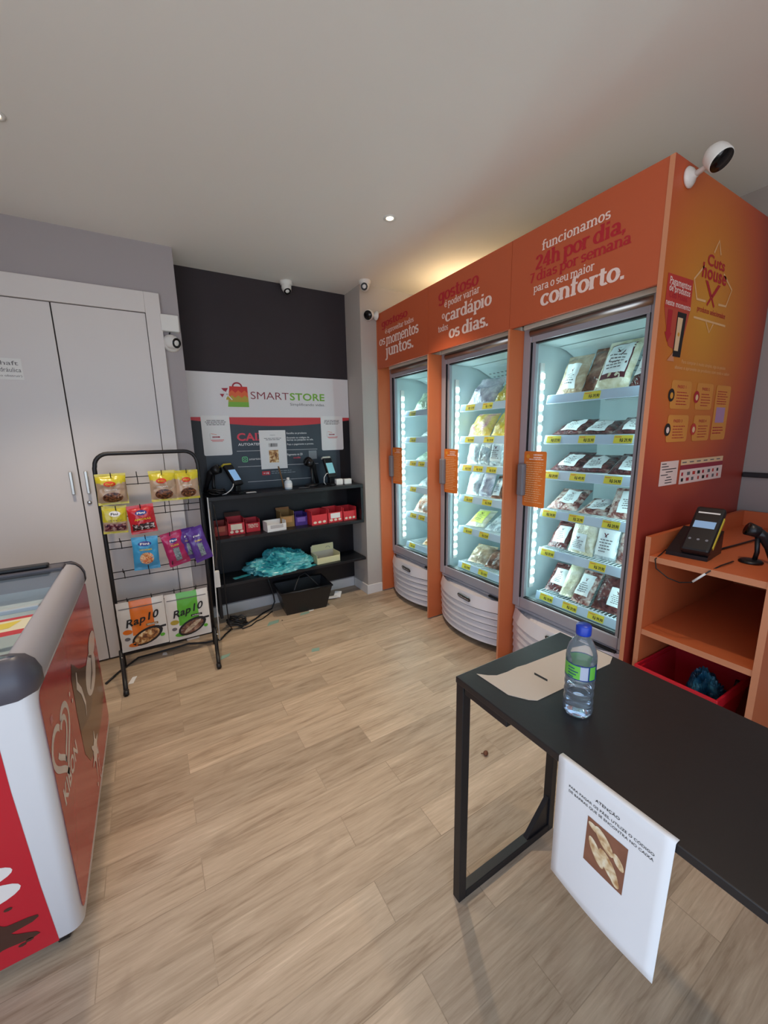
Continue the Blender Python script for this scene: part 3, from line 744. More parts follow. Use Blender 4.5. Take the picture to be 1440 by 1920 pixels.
ck = thing('open_carton', 'open cream carton at the right of the lowest black shelf', 'box', (1.215, 3.05, 0.353), (0, 0, 0.03))
M_ccream = mat('carton_cream', '#ddd6a8', 0.7); M_ccin = mat('carton_inside', '#c9bfae', 0.8)
MB().box((-0.105, -0.07, 0), (0.105, -0.067, 0.052), M_ccream).box((-0.105, 0.06, 0), (0.105, 0.063, 0.125), M_ccin).box((-0.105, -0.067, 0), (-0.102, 0.06, 0.075), M_ccream).box((0.102, -0.067, 0), (0.105, 0.06, 0.075), M_ccream).box((-0.102, -0.067, 0), (0.102, 0.06, 0.004), M_ccin).build('carton', ck)
MB().poly([(-0.102, 0.075), (0.102, 0.075), (0.102, 0.135), (-0.095, 0.135)], M_ccream, FYm(0.058)).stroke(arc(0.05, 0.085, 0.022, 0.3, 2.6, 8), 0.003, M_ink2, FYm(0.0575)).build('flap', ck)
for i, (x, y, w, rz, lab) in enumerate(((0.52, 3.04, 0.13, 0.25, 'flat teal bag strip left of the teal heap'), (1.055, 2.985, 0.10, 0.2, 'flat teal bag piece between teal heap and cream carton'))):
    o = MB().box((-w / 2, -0.018, 0), (w / 2, 0.018, 0.003), M_teal).build('bag_strip', None, (x, y, 0.353), (0, 0, rz)); tag(o, lab, 'plastic bag')

# ------------------------------------------------------------------ black basket, cables and scraps under the counter
bk = thing('shopping_basket', 'black plastic shopping basket on the floor under the black counter', 'basket', (0.985, 3.015, 0), (0, 0, -0.06))
s = MB()
def basket_shell(s, w0, d0, w1, d1, h, m_, t=0.006):
    for sgn, (a, b) in ((1, (w0, w1)),):
        o_ = [(-w0/2, -d0/2, 0), (w0/2, -d0/2, 0), (w0/2, d0/2, 0), (-w0/2, d0/2, 0), (-w1/2, -d1/2, h), (w1/2, -d1/2, h), (w1/2, d1/2, h), (-w1/2, d1/2, h)]
        i_ = [(-w0/2 + t, -d0/2 + t, t), (w0/2 - t, -d0/2 + t, t), (w0/2 - t, d0/2 - t, t), (-w0/2 + t, d0/2 - t, t), (-w1/2 + t, -d1/2 + t, h), (w1/2 - t, -d1/2 + t, h), (w1/2 - t, d1/2 - t, h), (-w1/2 + t, d1/2 - t, h)]
        s.add(o_ + i_, [(3, 2, 1, 0), (0, 1, 5, 4), (1, 2, 6, 5), (2, 3, 7, 6), (3, 0, 4, 7), (8, 9, 10, 11), (9, 8, 12, 13), (10, 9, 13, 14), (11, 10, 14, 15), (8, 11, 15, 12), (4, 5, 13, 12), (5, 6, 14, 13), (6, 7, 15, 14), (7, 4, 12, 15)], m_)
basket_shell(s, 0.33, 0.20, 0.42, 0.29, 0.20, M_blackpl)
s.build('body', bk)
MB().tube([(-0.21, -0.145, 0.2), (0.21, -0.145, 0.2), (0.21, 0.145, 0.2), (-0.21, 0.145, 0.2)], 0.009, M_blackpl, 8, closed=True).build('rim', bk)
MB().tube([(-0.10, -0.12, 0.205), (-0.03, -0.03, 0.285), (0.03, 0.0, 0.295), (0.10, -0.10, 0.205)], 0.007, M_blackpl, 8).build('handle', bk)
pts = []
for i in range(60):
    a = i * 0.42; r = 0.062 + 0.012 * math.sin(i * 1.7)
    pts.append((0.438 + r * math.cos(a), 2.945 + r * 0.7 * math.sin(a), 0.012 + 0.055 * (0.5 + 0.5 * math.sin(i * 0.37)) + 0.008 * (i % 3)))
o = MB().tube(pts, 0.0065, M_blackpl, 8).build('coiled_cable'); tag(o, 'coiled black power cable on the floor right of the snack rack', 'cable')
for P_, r, lab in (
    ([(0.49, 2.93, 0.008), (0.58, 2.99, 0.008), (0.66, 3.06, 0.010), (0.74, 3.10, 0.012), (0.77, 3.11, 0.06), (0.765, 3.12, 0.14), (0.745, 3.13, 0.22), (0.72, 3.14, 0.329)], 0.006, 'thick black cable running from coil up behind the basket'),
    ([(0.46, 2.88, 0.006), (0.53, 2.90, 0.006), (0.58, 2.95, 0.006), (0.63, 2.965, 0.006), (0.69, 3.02, 0.006), (0.735, 3.06, 0.006)], 0.004, 'thin black cable lying on floor between coil and basket'),
    ([(0.385, 2.91, 0.008), (0.34, 2.86, 0.008), (0.30, 2.80, 0.008), (0.20, 2.81, 0.008), (0.10, 2.86, 0.008), (-0.05, 2.85, 0.008), (-0.20, 2.84, 0.010), (-0.30, 2.72, 0.008), (-0.36, 2.62, 0.008)], 0.006, 'black cable trailing under the snack rack along the cupboard'),
    ([(0.355, 2.905, 0.95), (0.365, 2.90, 0.80), (0.37, 2.90, 0.62), (0.375, 2.905, 0.45), (0.372, 2.905, 0.25), (0.375, 2.905, 0.06), (0.395, 2.905, 0.008)], 0.004, 'black cable hanging down the left side of the counter'),
    ([(0.322, 2.87, 0.93), (0.330, 2.87, 0.80), (0.342, 2.865, 0.70), (0.336, 2.86, 0.60), (0.318, 2.86, 0.52)], 0.0025, 'thin brown wire beside the right post of the snack rack'),
    ([(0.31, 2.80, 1.02), (0.305, 2.80, 0.6), (0.295, 2.80, 0.25), (0.29, 2.79, 0.012)], 0.004, 'white cord running along the right post of the snack rack')):  # thin white tube beside the rack post
    m_ = M_whitepl if 'white' in lab else (mat('brown_wire', '#5d4a3a', 0.5) if 'brown' in lab else M_blackpl)
    o = MB().tube(P_, r, m_, 8).build('cord' if 'cord' in lab else 'cable'); tag(o, lab, 'cable')
o = MB().box((0.31, 2.885, 0.36), (0.345, 2.915, 0.48), M_whitepl, 0.004).build('plug_adapter'); tag(o, 'small pale plug adapter hanging by the rack post', 'adapter')
# scraps
def scrap(name, label, pts, z, m_, cat='paper'):
    cx = sum(p[0] for p in pts) / len(pts); cy = sum(p[1] for p in pts) / len(pts)
    o = MB().prism([(p[0] - cx, p[1] - cy) for p in pts], 0, 0.002, m_).build(name, None, (cx, cy, z)); tag(o, label, cat); return o
pk = MB()
pk.box((-0.055, -0.022, 0), (0.035, 0.018, 0.006), M_paper, 0, Matrix.Rotation(-0.2, 4, 'Z')).box((-0.02, -0.03, 0), (0.045, 0.03, 0.008), M_paper, 0, Matrix.Translation((0.045, 0.012, 0.0)) @ Matrix.Rotation(0.9, 4, 'Z') @ Matrix.Rotation(-0.5, 4, 'Y'))
o = pk.build('folded_paper', None, (1.262, 3.03, 0.012)); tag(o, 'folded white paper scrap on floor right of the black basket', 'paper')
scrap('paper_scrap', 'small white paper scrap on floor in front of the black basket', [(0.985, 2.895), (1.03, 2.90), (1.04, 2.935), (1.0, 2.93)], 0.0005, M_paper)
scrap('paper_scrap', 'tiny white paper scrap on floor beside left foot of rack', [(-0.25, 2.55), (-0.222, 2.55), (-0.205, 2.62), (-0.228, 2.62)], 0.0005, M_paper)
scrap('paper_scrap', 'tiny white paper scrap under the snack rack', [(-0.065, 2.80), (-0.035, 2.795), (-0.04, 2.83), (-0.06, 2.835)], 0.0005, M_paper)
M_tscr = mat('teal_film', '#8fae9f', 0.4)
scrap('film_scrap', 'pale teal film scrap on floor midway to the freezers', [(0.785, 2.30), (0.835, 2.29), (0.85, 2.325), (0.80, 2.335)], 0.0005, M_tscr, 'plastic scrap')
scrap('film_scrap', 'pale teal film scrap on floor left of the black basket', [(0.63, 2.83), (0.72, 2.845), (0.74, 2.89), (0.66, 2.885)], 0.0005, M_tscr, 'plastic scrap')
scrap('film_scrap', 'pale teal film scrap on floor against basket front', [(0.90, 2.865), (0.98, 2.87), (0.99, 2.90), (0.92, 2.90)], 0.0005, M_tscr, 'plastic scrap')
scrap('film_scrap', 'pale teal film scrap on floor at right foot of rack', [(0.255, 2.53), (0.31, 2.55), (0.325, 2.58), (0.265, 2.575)], 0.0005, M_tscr, 'plastic scrap')
lf = MB().lathe([(0.001, 0), (0.008, 0.002), (0.011, 0.007), (0.006, 0.012), (0.001, 0.013)], mat('dry_brown', '#6e4027', 0.6), 10, Matrix.Scale(1.5, 4, (0.8, 0.6, 0)))
lf.tube([(0.0, 0.0, 0.005), (-0.016, 0.012, 0.004)], 0.002, MATS['dry_brown'], 5)
o = lf.build('dried_leaf', None, (1.136, 1.075, 0.0)); tag(o, 'small curled brown leaf on floor by the black table', 'leaf')
o = MB().lathe([(0.001, 0), (0.005, 0.002), (0.001, 0.006)], M_ink, 8).build('crumb', None, (0.755, 2.86, 0.0)); tag(o, 'tiny black crumb on floor below the lowest shelf', 'crumb')

# ------------------------------------------------------------------ orange freezer surround
BY = [(0.829, 0.847), (1.549, 1.561), (2.252, 2.264), (2.930, 2.946)]
FZB, FZT = 1.933, 2.350
su = thing('freezer_surround', 'orange boxed-in surround with white slogans around the three upright freezers', 'cabinet', (FX0, 1.89, 0))
X = Matrix.Translation((-FX0, -1.89, 0))
sp = MB().box((FX0, 0.829, 0.01), (2.745, 0.847, FZT), M_side).box((FX0 - 0.0015, 0.829, 0.01), (FX0 - 0.0002, 0.847, FZT), M_edge)
o = sp.build('side_panel', su, (-FX0, -1.89, 0)); o['label'] = 'end panel printed in amber and red with logo and instructions'
SIDE = o
for k, (a, b) in enumerate(BY[1:]):
    bb = MB().box((FX0, a, 0.012), (1.93, b, FZB if k < 2 else FZT), M_orange2, 0, X).box((FX0 - 0.0012, a, 0.012), (FX0 - 0.0001, b, FZB - 0.001), M_edge, 0, X)
    bb.build('divider_board', su)
MB().box((FX0 + 0.02, 0.848, FZT - 0.016), (2.745, 2.929, FZT), mat('pale_board', '#efe6cf', 0.7), 0, X).build('top_board', su)
FE = [(0.848, 1.5535), (1.5560, 2.2560), (2.2585, 2.9295)]
def fascia(k, rows):
    a, b = FE[k]
    fb = MB().box((FX0, a, FZB), (FX0 + 0.017, b, FZT), M_orange, 0, X)
    f_ = fb.build('fascia_panel', su)
    q = MB(); Xf = X @ FXm(FX0 - 0.0012)
    for (txt, ya, yb_, base, xh, m_, bold) in rows:
        q.slab(txt, -ya, -yb_, base, xh, m_, Xf, 0.0, 0.75 + bold * 14)
    q.build('lettering', f_)
fascia(2, [('gostoso', 2.862, 2.500, 2.232, 0.040, M_red, 0.03), ('é aproveitar todos', 2.808, 2.422, 2.178, 0.026, M_pink, 0.008), ('os', 2.903, 2.812, 2.104, 0.048, M_pink, 0.02), ('momentos', 2.795, 2.366, 2.094, 0.056, M_pink, 0.024), ('juntos.', 2.806, 2.424, 2.010, 0.060, M_pink, 0.028)])
fascia(1, [('gostoso', 2.148, 1.791, 2.222, 0.052, M_red, 0.03), ('é poder variar', 2.088, 1.780, 2.178, 0.029, M_pink, 0.012), ('o', 2.112, 2.085, 2.116, 0.030, M_pink, 0.02), ('cardápio', 2.078, 1.688, 2.090, 0.050, M_pink, 0.03), ('todos', 2.150, 2.050, 2.043, 0.028, M_pink, 0.012), ('os dias.', 2.042, 1.705, 1.986, 0.052, M_pink, 0.034)])
fascia(0, [('funcionamos', 1.374, 1.048, 2.238, 0.030, M_pink, 0.016), ('24h por dia,', 1.406, 0.981, 2.164, 0.046, M_red, 0.032), ('7 dias por semana', 1.436, 0.958, 2.114, 0.032, M_red, 0.02), ('para o seu maior', 1.410, 1.102, 2.066, 0.026, M_pink, 0.014), ('conforto.', 1.366, 0.970, 1.992, 0.052, M_pink, 0.036)])
# side panel graphics
S = FYm(0.829 - 0.0012)
g = MB()
M_line = mat('print_outline', '#f0bd86', 0.5)
g.stroke([(2.093, 2.105), (2.126, 2.157), (2.155, 2.108)], 0.009, M_line, S); g.stroke([(2.205, 2.045), (2.304, 1.997), (2.266, 1.925), (2.19, 1.922)], 0.009, M_line, S)
g.stroke([(2.025, 2.045), (1.949, 1.984), (1.990, 1.916), (2.07, 1.918)], 0.009, M_line, S)
g.stroke([(1.981, 1.847), (2.287, 1.846)], 0.008, M_line, S); g.stroke([(2.095, 1.842), (2.135, 1.803), (2.166, 1.842)], 0.007, M_line, S)
g.text('Cuts', 2.045, 2.208, 2.054, 0.042, M_red, S, 0.0, 0.022, 'C')
g.text('house', 2.010, 2.240, 2.004, 0.036, M_red, S, 0.0, 0.024, 'x')
for sx in (1, -1):   # crossed knives
    K = lambda p: (2.118 + sx * p[0], p[1])
    bl = [K(p) for p in ((-0.072, 1.996), (-0.048, 1.996), (0.004, 1.945), (-0.012, 1.937))]
    g.poly(bl if sx > 0 else bl[::-1], M_red, S, 0.0002); g.stroke([K((0.002, 1.938)), K((0.034, 1.906))], 0.011, M_red, S, 0.0002)
g.text('produtos selecionados', 2.005, 2.273, 1.874, 0.014, M_red, S, 0.0, 0.008, 'x')
g.text('Para comprar é muito simples, siga os passos', 1.925, 2.348, 1.664, 0.009, M_line, S, 0.0, 0.0, 'x')
g.text('abaixo e aproveite os produtos com todo o sabor', 1.872, 2.402, 1.640, 0.009, M_line, S, 0.0, 0.0, 'x')
o = g.build('logo', SIDE); o.location = (0, 0, 0)
g = MB()
M_flag = mat('print_flag_red', '#c8392f', 0.5)
g.poly([(1.742, 1.852), (1.947, 1.868), (1.944, 1.977), (1.745, 1.972)][::1], M_flag, S); g.poly([(1.742, 1.852), (1.80, 1.72), (1.90, 1.70), (1.947, 1.868)], mat('print_flag_red2', '#c24a36', 0.5), S, -0.0002)
g.text('Pagamentos', 1.762, 1.931, 1.938, 0.017, M_pink, S, 0.0004, 0.016, 'x')
g.text('de produtos', 1.762, 1.930, 1.914, 0.016, M_pink, S, 0.0004, 0.016, 'x')
g.text('Cuts House', 1.769, 1.911, 1.892, 0.016, M_red, S, 0.0004, 0.016, 'x')
g.text('neste momento', 1.748, 1.946, 1.864, 0.014, M_pink, S, 0.0004, 0.014, 'x')
g.poly([(1.773, 1.850), (1.773, 1.768), (1.762, 1.768), (1.789, 1.732), (1.818, 1.768), (1.806, 1.768), (1.806, 1.850)], M_red, S, 0.0006)
g.poly([(1.848, 1.85), (1.920, 1.85), (1.905, 1.684), (1.842, 1.684)][::-1], M_ink, S, 0.0008)
g.poly([(1.852, 1.83), (1.893, 1.83), (1.880, 1.706), (1.848, 1.706)][::-1], M_cream, S, 0.0012)
g.poly([(1.80, 1.665), (1.845, 1.70), (1.86, 1.665)][::1], mat('print_skin', '#d98f66', 0.5), S, 0.0007)
g.poly(arc(1.870, 1.768, 0.008, 0, 2 * PI, 10)[:-1], M_amber, S, 0.0016)
g.build('payment_print', SIDE)
M_card = mat('print_card', '#e0933f', 0.5)
for i, (a, b, c, d) in enumerate(((1.866, 1.482, 2.040, 1.596), (2.091, 1.482, 2.252, 1.595), (1.866, 1.345, 2.048, 1.457), (2.098, 1.345, 2.264, 1.457))):
    g = MB(); g.poly(rrect(a, b, c, d, 0.014), M_card, S)
    g.text('PASSO %d' % (i + 1), a + 0.05, a + 0.125, d - 0.030, 0.012, M_red, S, 0.0004, 0.02, 'P')
    g.lines(a + 0.05, c - 0.015, d - 0.045, 5, 0.012, M_red, S, 0.0004, 0.3, i + 3)
    g.poly(arc(a + 0.005, d - 0.06, 0.026, 0, 2 * PI, 14)[:-1], [M_ink, M_red, M_ink, M_flag][i], S, 0.0006)
    g.poly(arc(a + 0.007, d - 0.062, 0.013, 0, 2 * PI, 12)[:-1], [M_amber, M_cream, M_pink, M_cream][i], S, 0.0009)
    g.build('step_card', SIDE)
g = MB(); g.poly(rrect(2.286, 1.345, 2.444, 1.594, 0.014), M_card, S)
g.lines(2.305, 2.425, 1.568, 6, 0.011, M_red, S, 0.0004, 0.35, 11); g.rect(2.312, 1.425, 2.408, 1.495, mat('print_mauve', '#b88cae', 0.6), S, 0.0004)
g.lines(2.300, 2.425, 1.405, 3, 0.013, M_red, S, 0.0004, 0.4, 12); g.build('step_card', SIDE)
g = MB(); g.rect(1.849, 1.160, 2.005, 1.264, M_pink, S); 
for i, (a, b) in enumerate(((0.01, 0.05), (0.01, 0.07), (0.015, 0.14), (0.05, 0.11), (0.01, 0.07), (0.06, 0.10), (0.05, 0.11), (0.05, 0.11))):
    g.rect(1.849 + a, 1.252 - i * 0.0118, 1.849 + b, 1.2555 - i * 0.0118, M_ink, S, 0.0004)
g.build('sticker', SIDE)['label'] = 'pale rectangular sticker with black lines'
g = MB(); g.rect(2.027, 1.155, 2.468, 1.219, M_pink, S); g.rect(2.027, 1.219, 2.465, 1.240, mat('print_wine', '#9c2b3c', 0.5), S); g.rect(2.027, 1.240, 2.463, 1.264, M_cream, S)
rd = random.Random(9)
for r_ in range(2):
    for i in range(8):
        u = 2.045 + i * 0.052 + rd.uniform(-0.006, 0.006); v = 1.166 + r_ * 0.026
        g.rect(u, v, u + rd.uniform(0.016, 0.03), v + 0.015, [M_ink, M_red, M_ink2, M_flag][(i + r_) % 4], S, 0.0004)
for i in range(6): g.rect(2.04 + i * 0.07, 1.249, 2.08 + i * 0.07, 1.254, M_ink2, S, 0.0004)
g.build('sticker', SIDE)['label'] = 'wide pale sticker of card payment marks'

# ------------------------------------------------------------------ upright freezers
SHZ = [0.462, 0.735, 0.965, 1.185, 1.380, 1.595]
XD = 1.822
TAGS = {0: [[(1.385, 'R$ 19,90'), (1.235, 'R$ 29,90'), (1.085, 'R$ 99,90')], [(1.395, 'R$ 59,90'), (1.10, 'R$ 29,90')], [(1.40, 'R$ 34,90'), (1.235, 'R$ 25,90'), (1.05, 'R$ 29,90')], [(1.40, 'R$ 29,90'), (1.245, 'R$ 49,90'), (1.06, 'R$ 54,90')], [(1.40, 'R$ 27,90'), (1.21, 'R$ 25,90'), (1.03, 'R$ 29,90')], [(1.20, 'R$ 39,90')]],
        1: [[(2.07, 'R$ 19,90'), (1.90, 'R$ 14,90')], [(2.06, 'R$ 24,90'), (1.90, 'R$ 32,90')], [(2.06, 'R$ 22,90'), (1.88, 'R$ 29,90')], [(2.08, 'R$ 21,90'), (1.97, 'R$ 18,90'), (1.85, 'R$ 35,90')], [(2.06, 'R$ 29,90'), (1.88, 'R$ 29,90')], [(2.06, 'R$ 12,90'), (1.90, 'R$ 17,90')]],
        2: [[(2.76, 'R$ 15,90')], [(2.74, 'R$ 22,90'), (2.62, 'R$ 19,90')], [(2.74, 'R$ 25,90')], [(2.74, 'R$ 23,90'), (2.62, 'R$ 28,90')], [(2.74, 'R$ 21,90')], [(2.74, 'R$ 26,90')]]}
M_notice = mat('orange_notice', '#d9772f', 0.5); M_frost = mat('grille_badge_text', '#d8d8da', 0.4)
def freezer(k, yc, label):
    t = thing('upright_freezer', label, 'freezer', (XD, yc, 0), group='upright glass-door freezers')
    hw = 0.335
    x = lambda v: v - XD
    # cabinet
    b = MB()
    b.box((x(1.865), -hw, 0.10), (x(2.55), -hw + 0.035, 1.96), M_liner); b.box((x(1.865), hw - 0.035, 0.10), (x(2.55), hw, 1.96), M_liner)
    b.box((x(2.51), -hw + 0.035, 0.10), (x(2.55), hw - 0.035, 1.96), M_liner)
    b.box((x(1.865), -hw + 0.035, 1.865), (x(2.51), hw - 0.035, 1.96), M_liner); b.box((x(1.865), -hw + 0.035, 0.34), (x(2.51), hw - 0.035, 0.405), M_liner)
    b.build('cabinet', t)
    # evaporator cover at the top rear
    ev = MB(); ev.add([(x(2.05), -0.29, 1.862), (x(2.05), 0.29, 1.862), (x(2.50), -0.29, 1.862), (x(2.50), 0.29, 1.862), (x(2.12), -0.29, 1.85), (x(2.12), 0.29, 1.85), (x(2.50), -0.29, 1.70), (x(2.50), 0.29, 1.70)], [(0, 1, 5, 4), (4, 5, 7, 6), (0, 4, 6, 2), (1, 3, 7, 5)], M_liner)
    for i in range(14):
        for j in range(6):
            yy = -0.24 + i * 0.037; f_ = (j + 0.5) / 6 * 0.7 + 0.15; xx = x(2.12 + 0.38 * f_); zz = 1.85 - 0.15 * f_ - 0.0012
            ev.add([(xx - 0.006, yy, zz + 0.0024), (xx - 0.006, yy + 0.02, zz + 0.0024), (xx + 0.006, yy + 0.02, zz - 0.0024), (xx + 0.006, yy, zz - 0.0024)], [(0, 1, 2, 3)], M_greypl)
    ev.build('fan_cover', t)
    # door
    d = MB()
    d.box((0, hw - 0.044, 0.365), (0.036, hw + 0.010, 1.94), M_metal2, 0.006); d.box((0, -hw - 0.010, 0.365), (0.036, -hw + 0.044, 1.94), M_metal2, 0.006)
    d.box((0, -hw + 0.044, 0.365), (0.036, hw - 0.044, 0.428), M_metal2, 0.006); d.box((0, -hw + 0.044, 1.866), (0.036, hw - 0.044, 1.898), M_metal2, 0.004)
    d.tube([(0.012, -hw + 0.036, 1.915), (0.012, hw - 0.036, 1.915)], 0.024, M_metal, 20)
    for sy in (1, -1):      # thin gasket, then the pale inner rebate around the glass
        for (a, b_, m_, xa, xb) in ((0.041, 0.044, M_blackpl, -0.001, 0.030), (0.044, 0.064, M_metal2, 0.012, 0.034)):
            ya, yb_ = sorted((sy * (hw - a), sy * (hw - b_)))
            d.box((xa, ya, 0.428), (xb, yb_, 1.866), m_)
    d.box((0.010, -hw + 0.064, 1.858), (0.034, hw - 0.064, 1.866), M_blackpl); d.box((0.010, -hw + 0.064, 0.428), (0.034, hw - 0.064, 0.434), M_blackpl)
    dr = d.build('door', t)
    MB().box((0.018, -hw + 0.064, 0.434), (0.023, hw - 0.064, 1.858), M_glass).build('glass_pane', dr)
    MB().box((-0.034, hw - 0.056, 1.045), (-0.002, hw - 0.012, 1.228), M_greypl, 0.010).build('handle', dr)
    nt = MB(); Xn = FXm(-0.0025)
    nt.prism(rrect(-(hw - 0.036), 0.988, -(hw - 0.180), 1.296, 0.010), 0, 0.0015, M_notice, Xn)
    nt.lines(-(hw - 0.098), -(hw - 0.168), 1.280, 2, 0.014, M_pink, Xn, 0.0022, 0.5, 7)
    nt.lines(-(hw - 0.070), -(hw - 0.165), 1.255, 1, 0.01, M_pink, Xn, 0.0022, 0.5, 2)
    nt.poly(arc(-(hw - 0.062), 1.268, 0.012, 0, 2 * PI, 12)[:-1], M_amber, Xn, 0.0022)
    nt.lines(-(hw - 0.048), -(hw - 0.168), 1.236, 19, 0.0122, M_cream, Xn, 0.0022, 0.22, 20 + k)
    nt.build('notice', dr)['label'] = 'orange printed notice stuck to the glass'
    MB().box((-0.006, -hw - 0.008, 1.936), (0.05, hw + 0.008, 1.960), mat('white_lip', '#e9e6da', 0.4), 0.004).build('top_lip', t)
    # louvred base
    g = MB()
    def bow(y): return -0.105 * (1 - (abs(y) / hw) ** 2.2)
    ys = [-hw + 2 * hw * i / 24 for i in range(25)]
    def slat(z0, z1, tin, tout, m_):
        vs, fs = [], []
        for y in ys:
            bx = bow(y) + 0.0
            vs += [(bx + tin, y, z1), (bx + tout, y, z0), (bx + tout + 0.016, y, z0 + 0.002), (0.06, y, z1)]
        for i in range(24):
            for j in range(3):
                fs.append((i * 4 + j, i * 4 + j + 1, i * 4 + 5 + j, i * 4 + 4 + j))
        n_ = len(vs)
        fs.append((0, 1, 2)); fs.append((n_ - 4, n_ - 2, n_ - 3))
        g.add(vs, fs, m_, False)
    slat(0.276, 0.350, 0.022, 0.0, M_grille)
    for i in range(5):
        z1 = 0.268 - i * 0.046
        slat(z1 - 0.0375, z1, 0.010 + 0.003 * i, 0.002 + 0.003 * i, M_grille)
    vs = []
    for y in ys: vs += [(bow(y) + 0.032, y, 0.050), (bow(y) + 0.026, y, 0.300)]
    g.add(vs, [(2 * i, 2 * i + 2, 2 * i + 3, 2 * i + 1) for i in range(24)], mat('grille_gap_shade', '#3c3a40', 0.7))  # dark sheet standing in for shade between the slats
    g.box((0.03, -hw + 0.03, 0.0), (0.10, hw - 0.03, 0.10), M_blackpl)
    gr = g.build('louvred_base', t)
    bd = MB()
    cy = -0.035; bx = bow(cy) + 0.010
    XB = Matrix.Translation((bx - 0.004, cy, 0.318)) @ Matrix.Rotation(-0.05, 4, 'Z') @ Matrix.Rotation(-0.28, 4, 'Y') @ FXm(0)
    bd.prism(rrect(-0.062, -0.016, 0.062, 0.016, 0.014), 0.0, 0.006, M_blackpl, XB)
    bd.text('Metalfrio', -0.030, 0.052, -0.006, 0.011, M_frost, XB, 0.0068, 0.02, 'M'); bd.stroke(arc(-0.044, 0, 0.008, 0, 2 * PI, 12), 0.003, M_frost, XB, 0.0068)
    bd.build('badge', gr)
    gb = MB().box((0.004, -hw + 0.01, 0.347), (0.055, hw - 0.01, 0.364), M_metal2, 0.003).build('sill_strip', t)
    dk = MB().box((-0.012, -0.29, 0.349), (0.004, -0.17, 0.360), M_blackpl).build('thermostat_slot', t)
    # led strips
    for sy in (1, -1):
        yy = sy * (hw - 0.036)
        lb = MB().box((x(1.905), yy - 0.006 * sy - 0.005, 0.47), (x(1.940), yy - 0.006 * sy + 0.005, 1.77), M_whitepl, 0.003).build('led_strip', t)
        cells = MB()
        for i in range(22):
            z = 0.50 + i * 0.0565
            cells.box((x(1.908), yy - 0.014 * sy - 0.0035, z), (x(1.937), yy - 0.014 * sy + 0.0035, z + 0.028), M_led, 0.003)
        cells.build('led_cells', lb)
        l = bpy.data.lights.new('freezer_led_light', 'AREA'); l.shape = 'RECTANGLE'; l.size = 1.25; l.size_y = 0.03; l.energy = 4.6 if sy > 0 else 1.3; l.color = (0.74, 0.98, 1.0)
        lo_ = bpy.data.objects.new('freezer_led_light', l); COL.objects.link(lo_); lo_.parent = lb
        lo_.matrix_local = Matrix.Translation((x(1.925), yy - 0.020 * sy, 1.12)) @ Vector((0.35, -0.93 * sy, 0)).to_track_quat('-Z', 'Y').to_matrix().to_4x4() @ Matrix.Rotation(PI/2, 4, 'Z')
    # shelves
    for i, z in enumerate(SHZ):
        s = MB()
        n = 24
        for j in range(n + 1):
            y = -0.245 + 0.49 * j / n
            s.tube([(x(1.945), y, z - 0.004), (x(2.48), y, z - 0.004)], 0.0025, M_wire, 5)
        for xx in (1.95, 2.2, 2.475):
            s.tube([(x(xx), -0.250, z - 0.009), (x(xx), 0.250, z - 0.009)], 0.004, M_wire, 6)
        sh = s.build('wire_shelf', t)
        XR_ = Matrix.Translation((x(1.925), 0, z - 0.024)) @ Matrix.Rotation(0.25, 4, 'Y')
        MB().box((-0.004, -0.252, -0.024), (0.004, 0.252, 0.024), M_rail, 0.002, XR_).box((0.0, -0.252, 0.018), (0.022, 0.252, 0.022), M_rail, 0, XR_).build('price_rail', sh)
        for (yy, tx_) in TAGS[k][i]:
            tg = MB(); XT = XR_ @ FXm(-0.0052); u = -(yy - yc)
            tg.prism(rrect(u - 0.043, -0.019, u + 0.043, 0.019, 0.003), 0.0, 0.001, M_tag, XT)
            tg.text(tx_, u - 0.014, u + 0.039, -0.011, 0.015, M_ink, XT, 0.0014, 0.03, '9')
            tg.lines(u - 0.038, u + 0.0, 0.013, 1, 0.008, M_lor, XT, 0.0014, 0.5, i)
            tg.build('price_tag', sh)
    return t
freezer(2, 2.600, 'upright glass-door freezer farthest from the black table, next to the column')
freezer(1, 1.9065, 'upright glass-door freezer in the middle of the row')
freezer(0, 1.2070, 'upright glass-door freezer nearest the black table and orange counter')

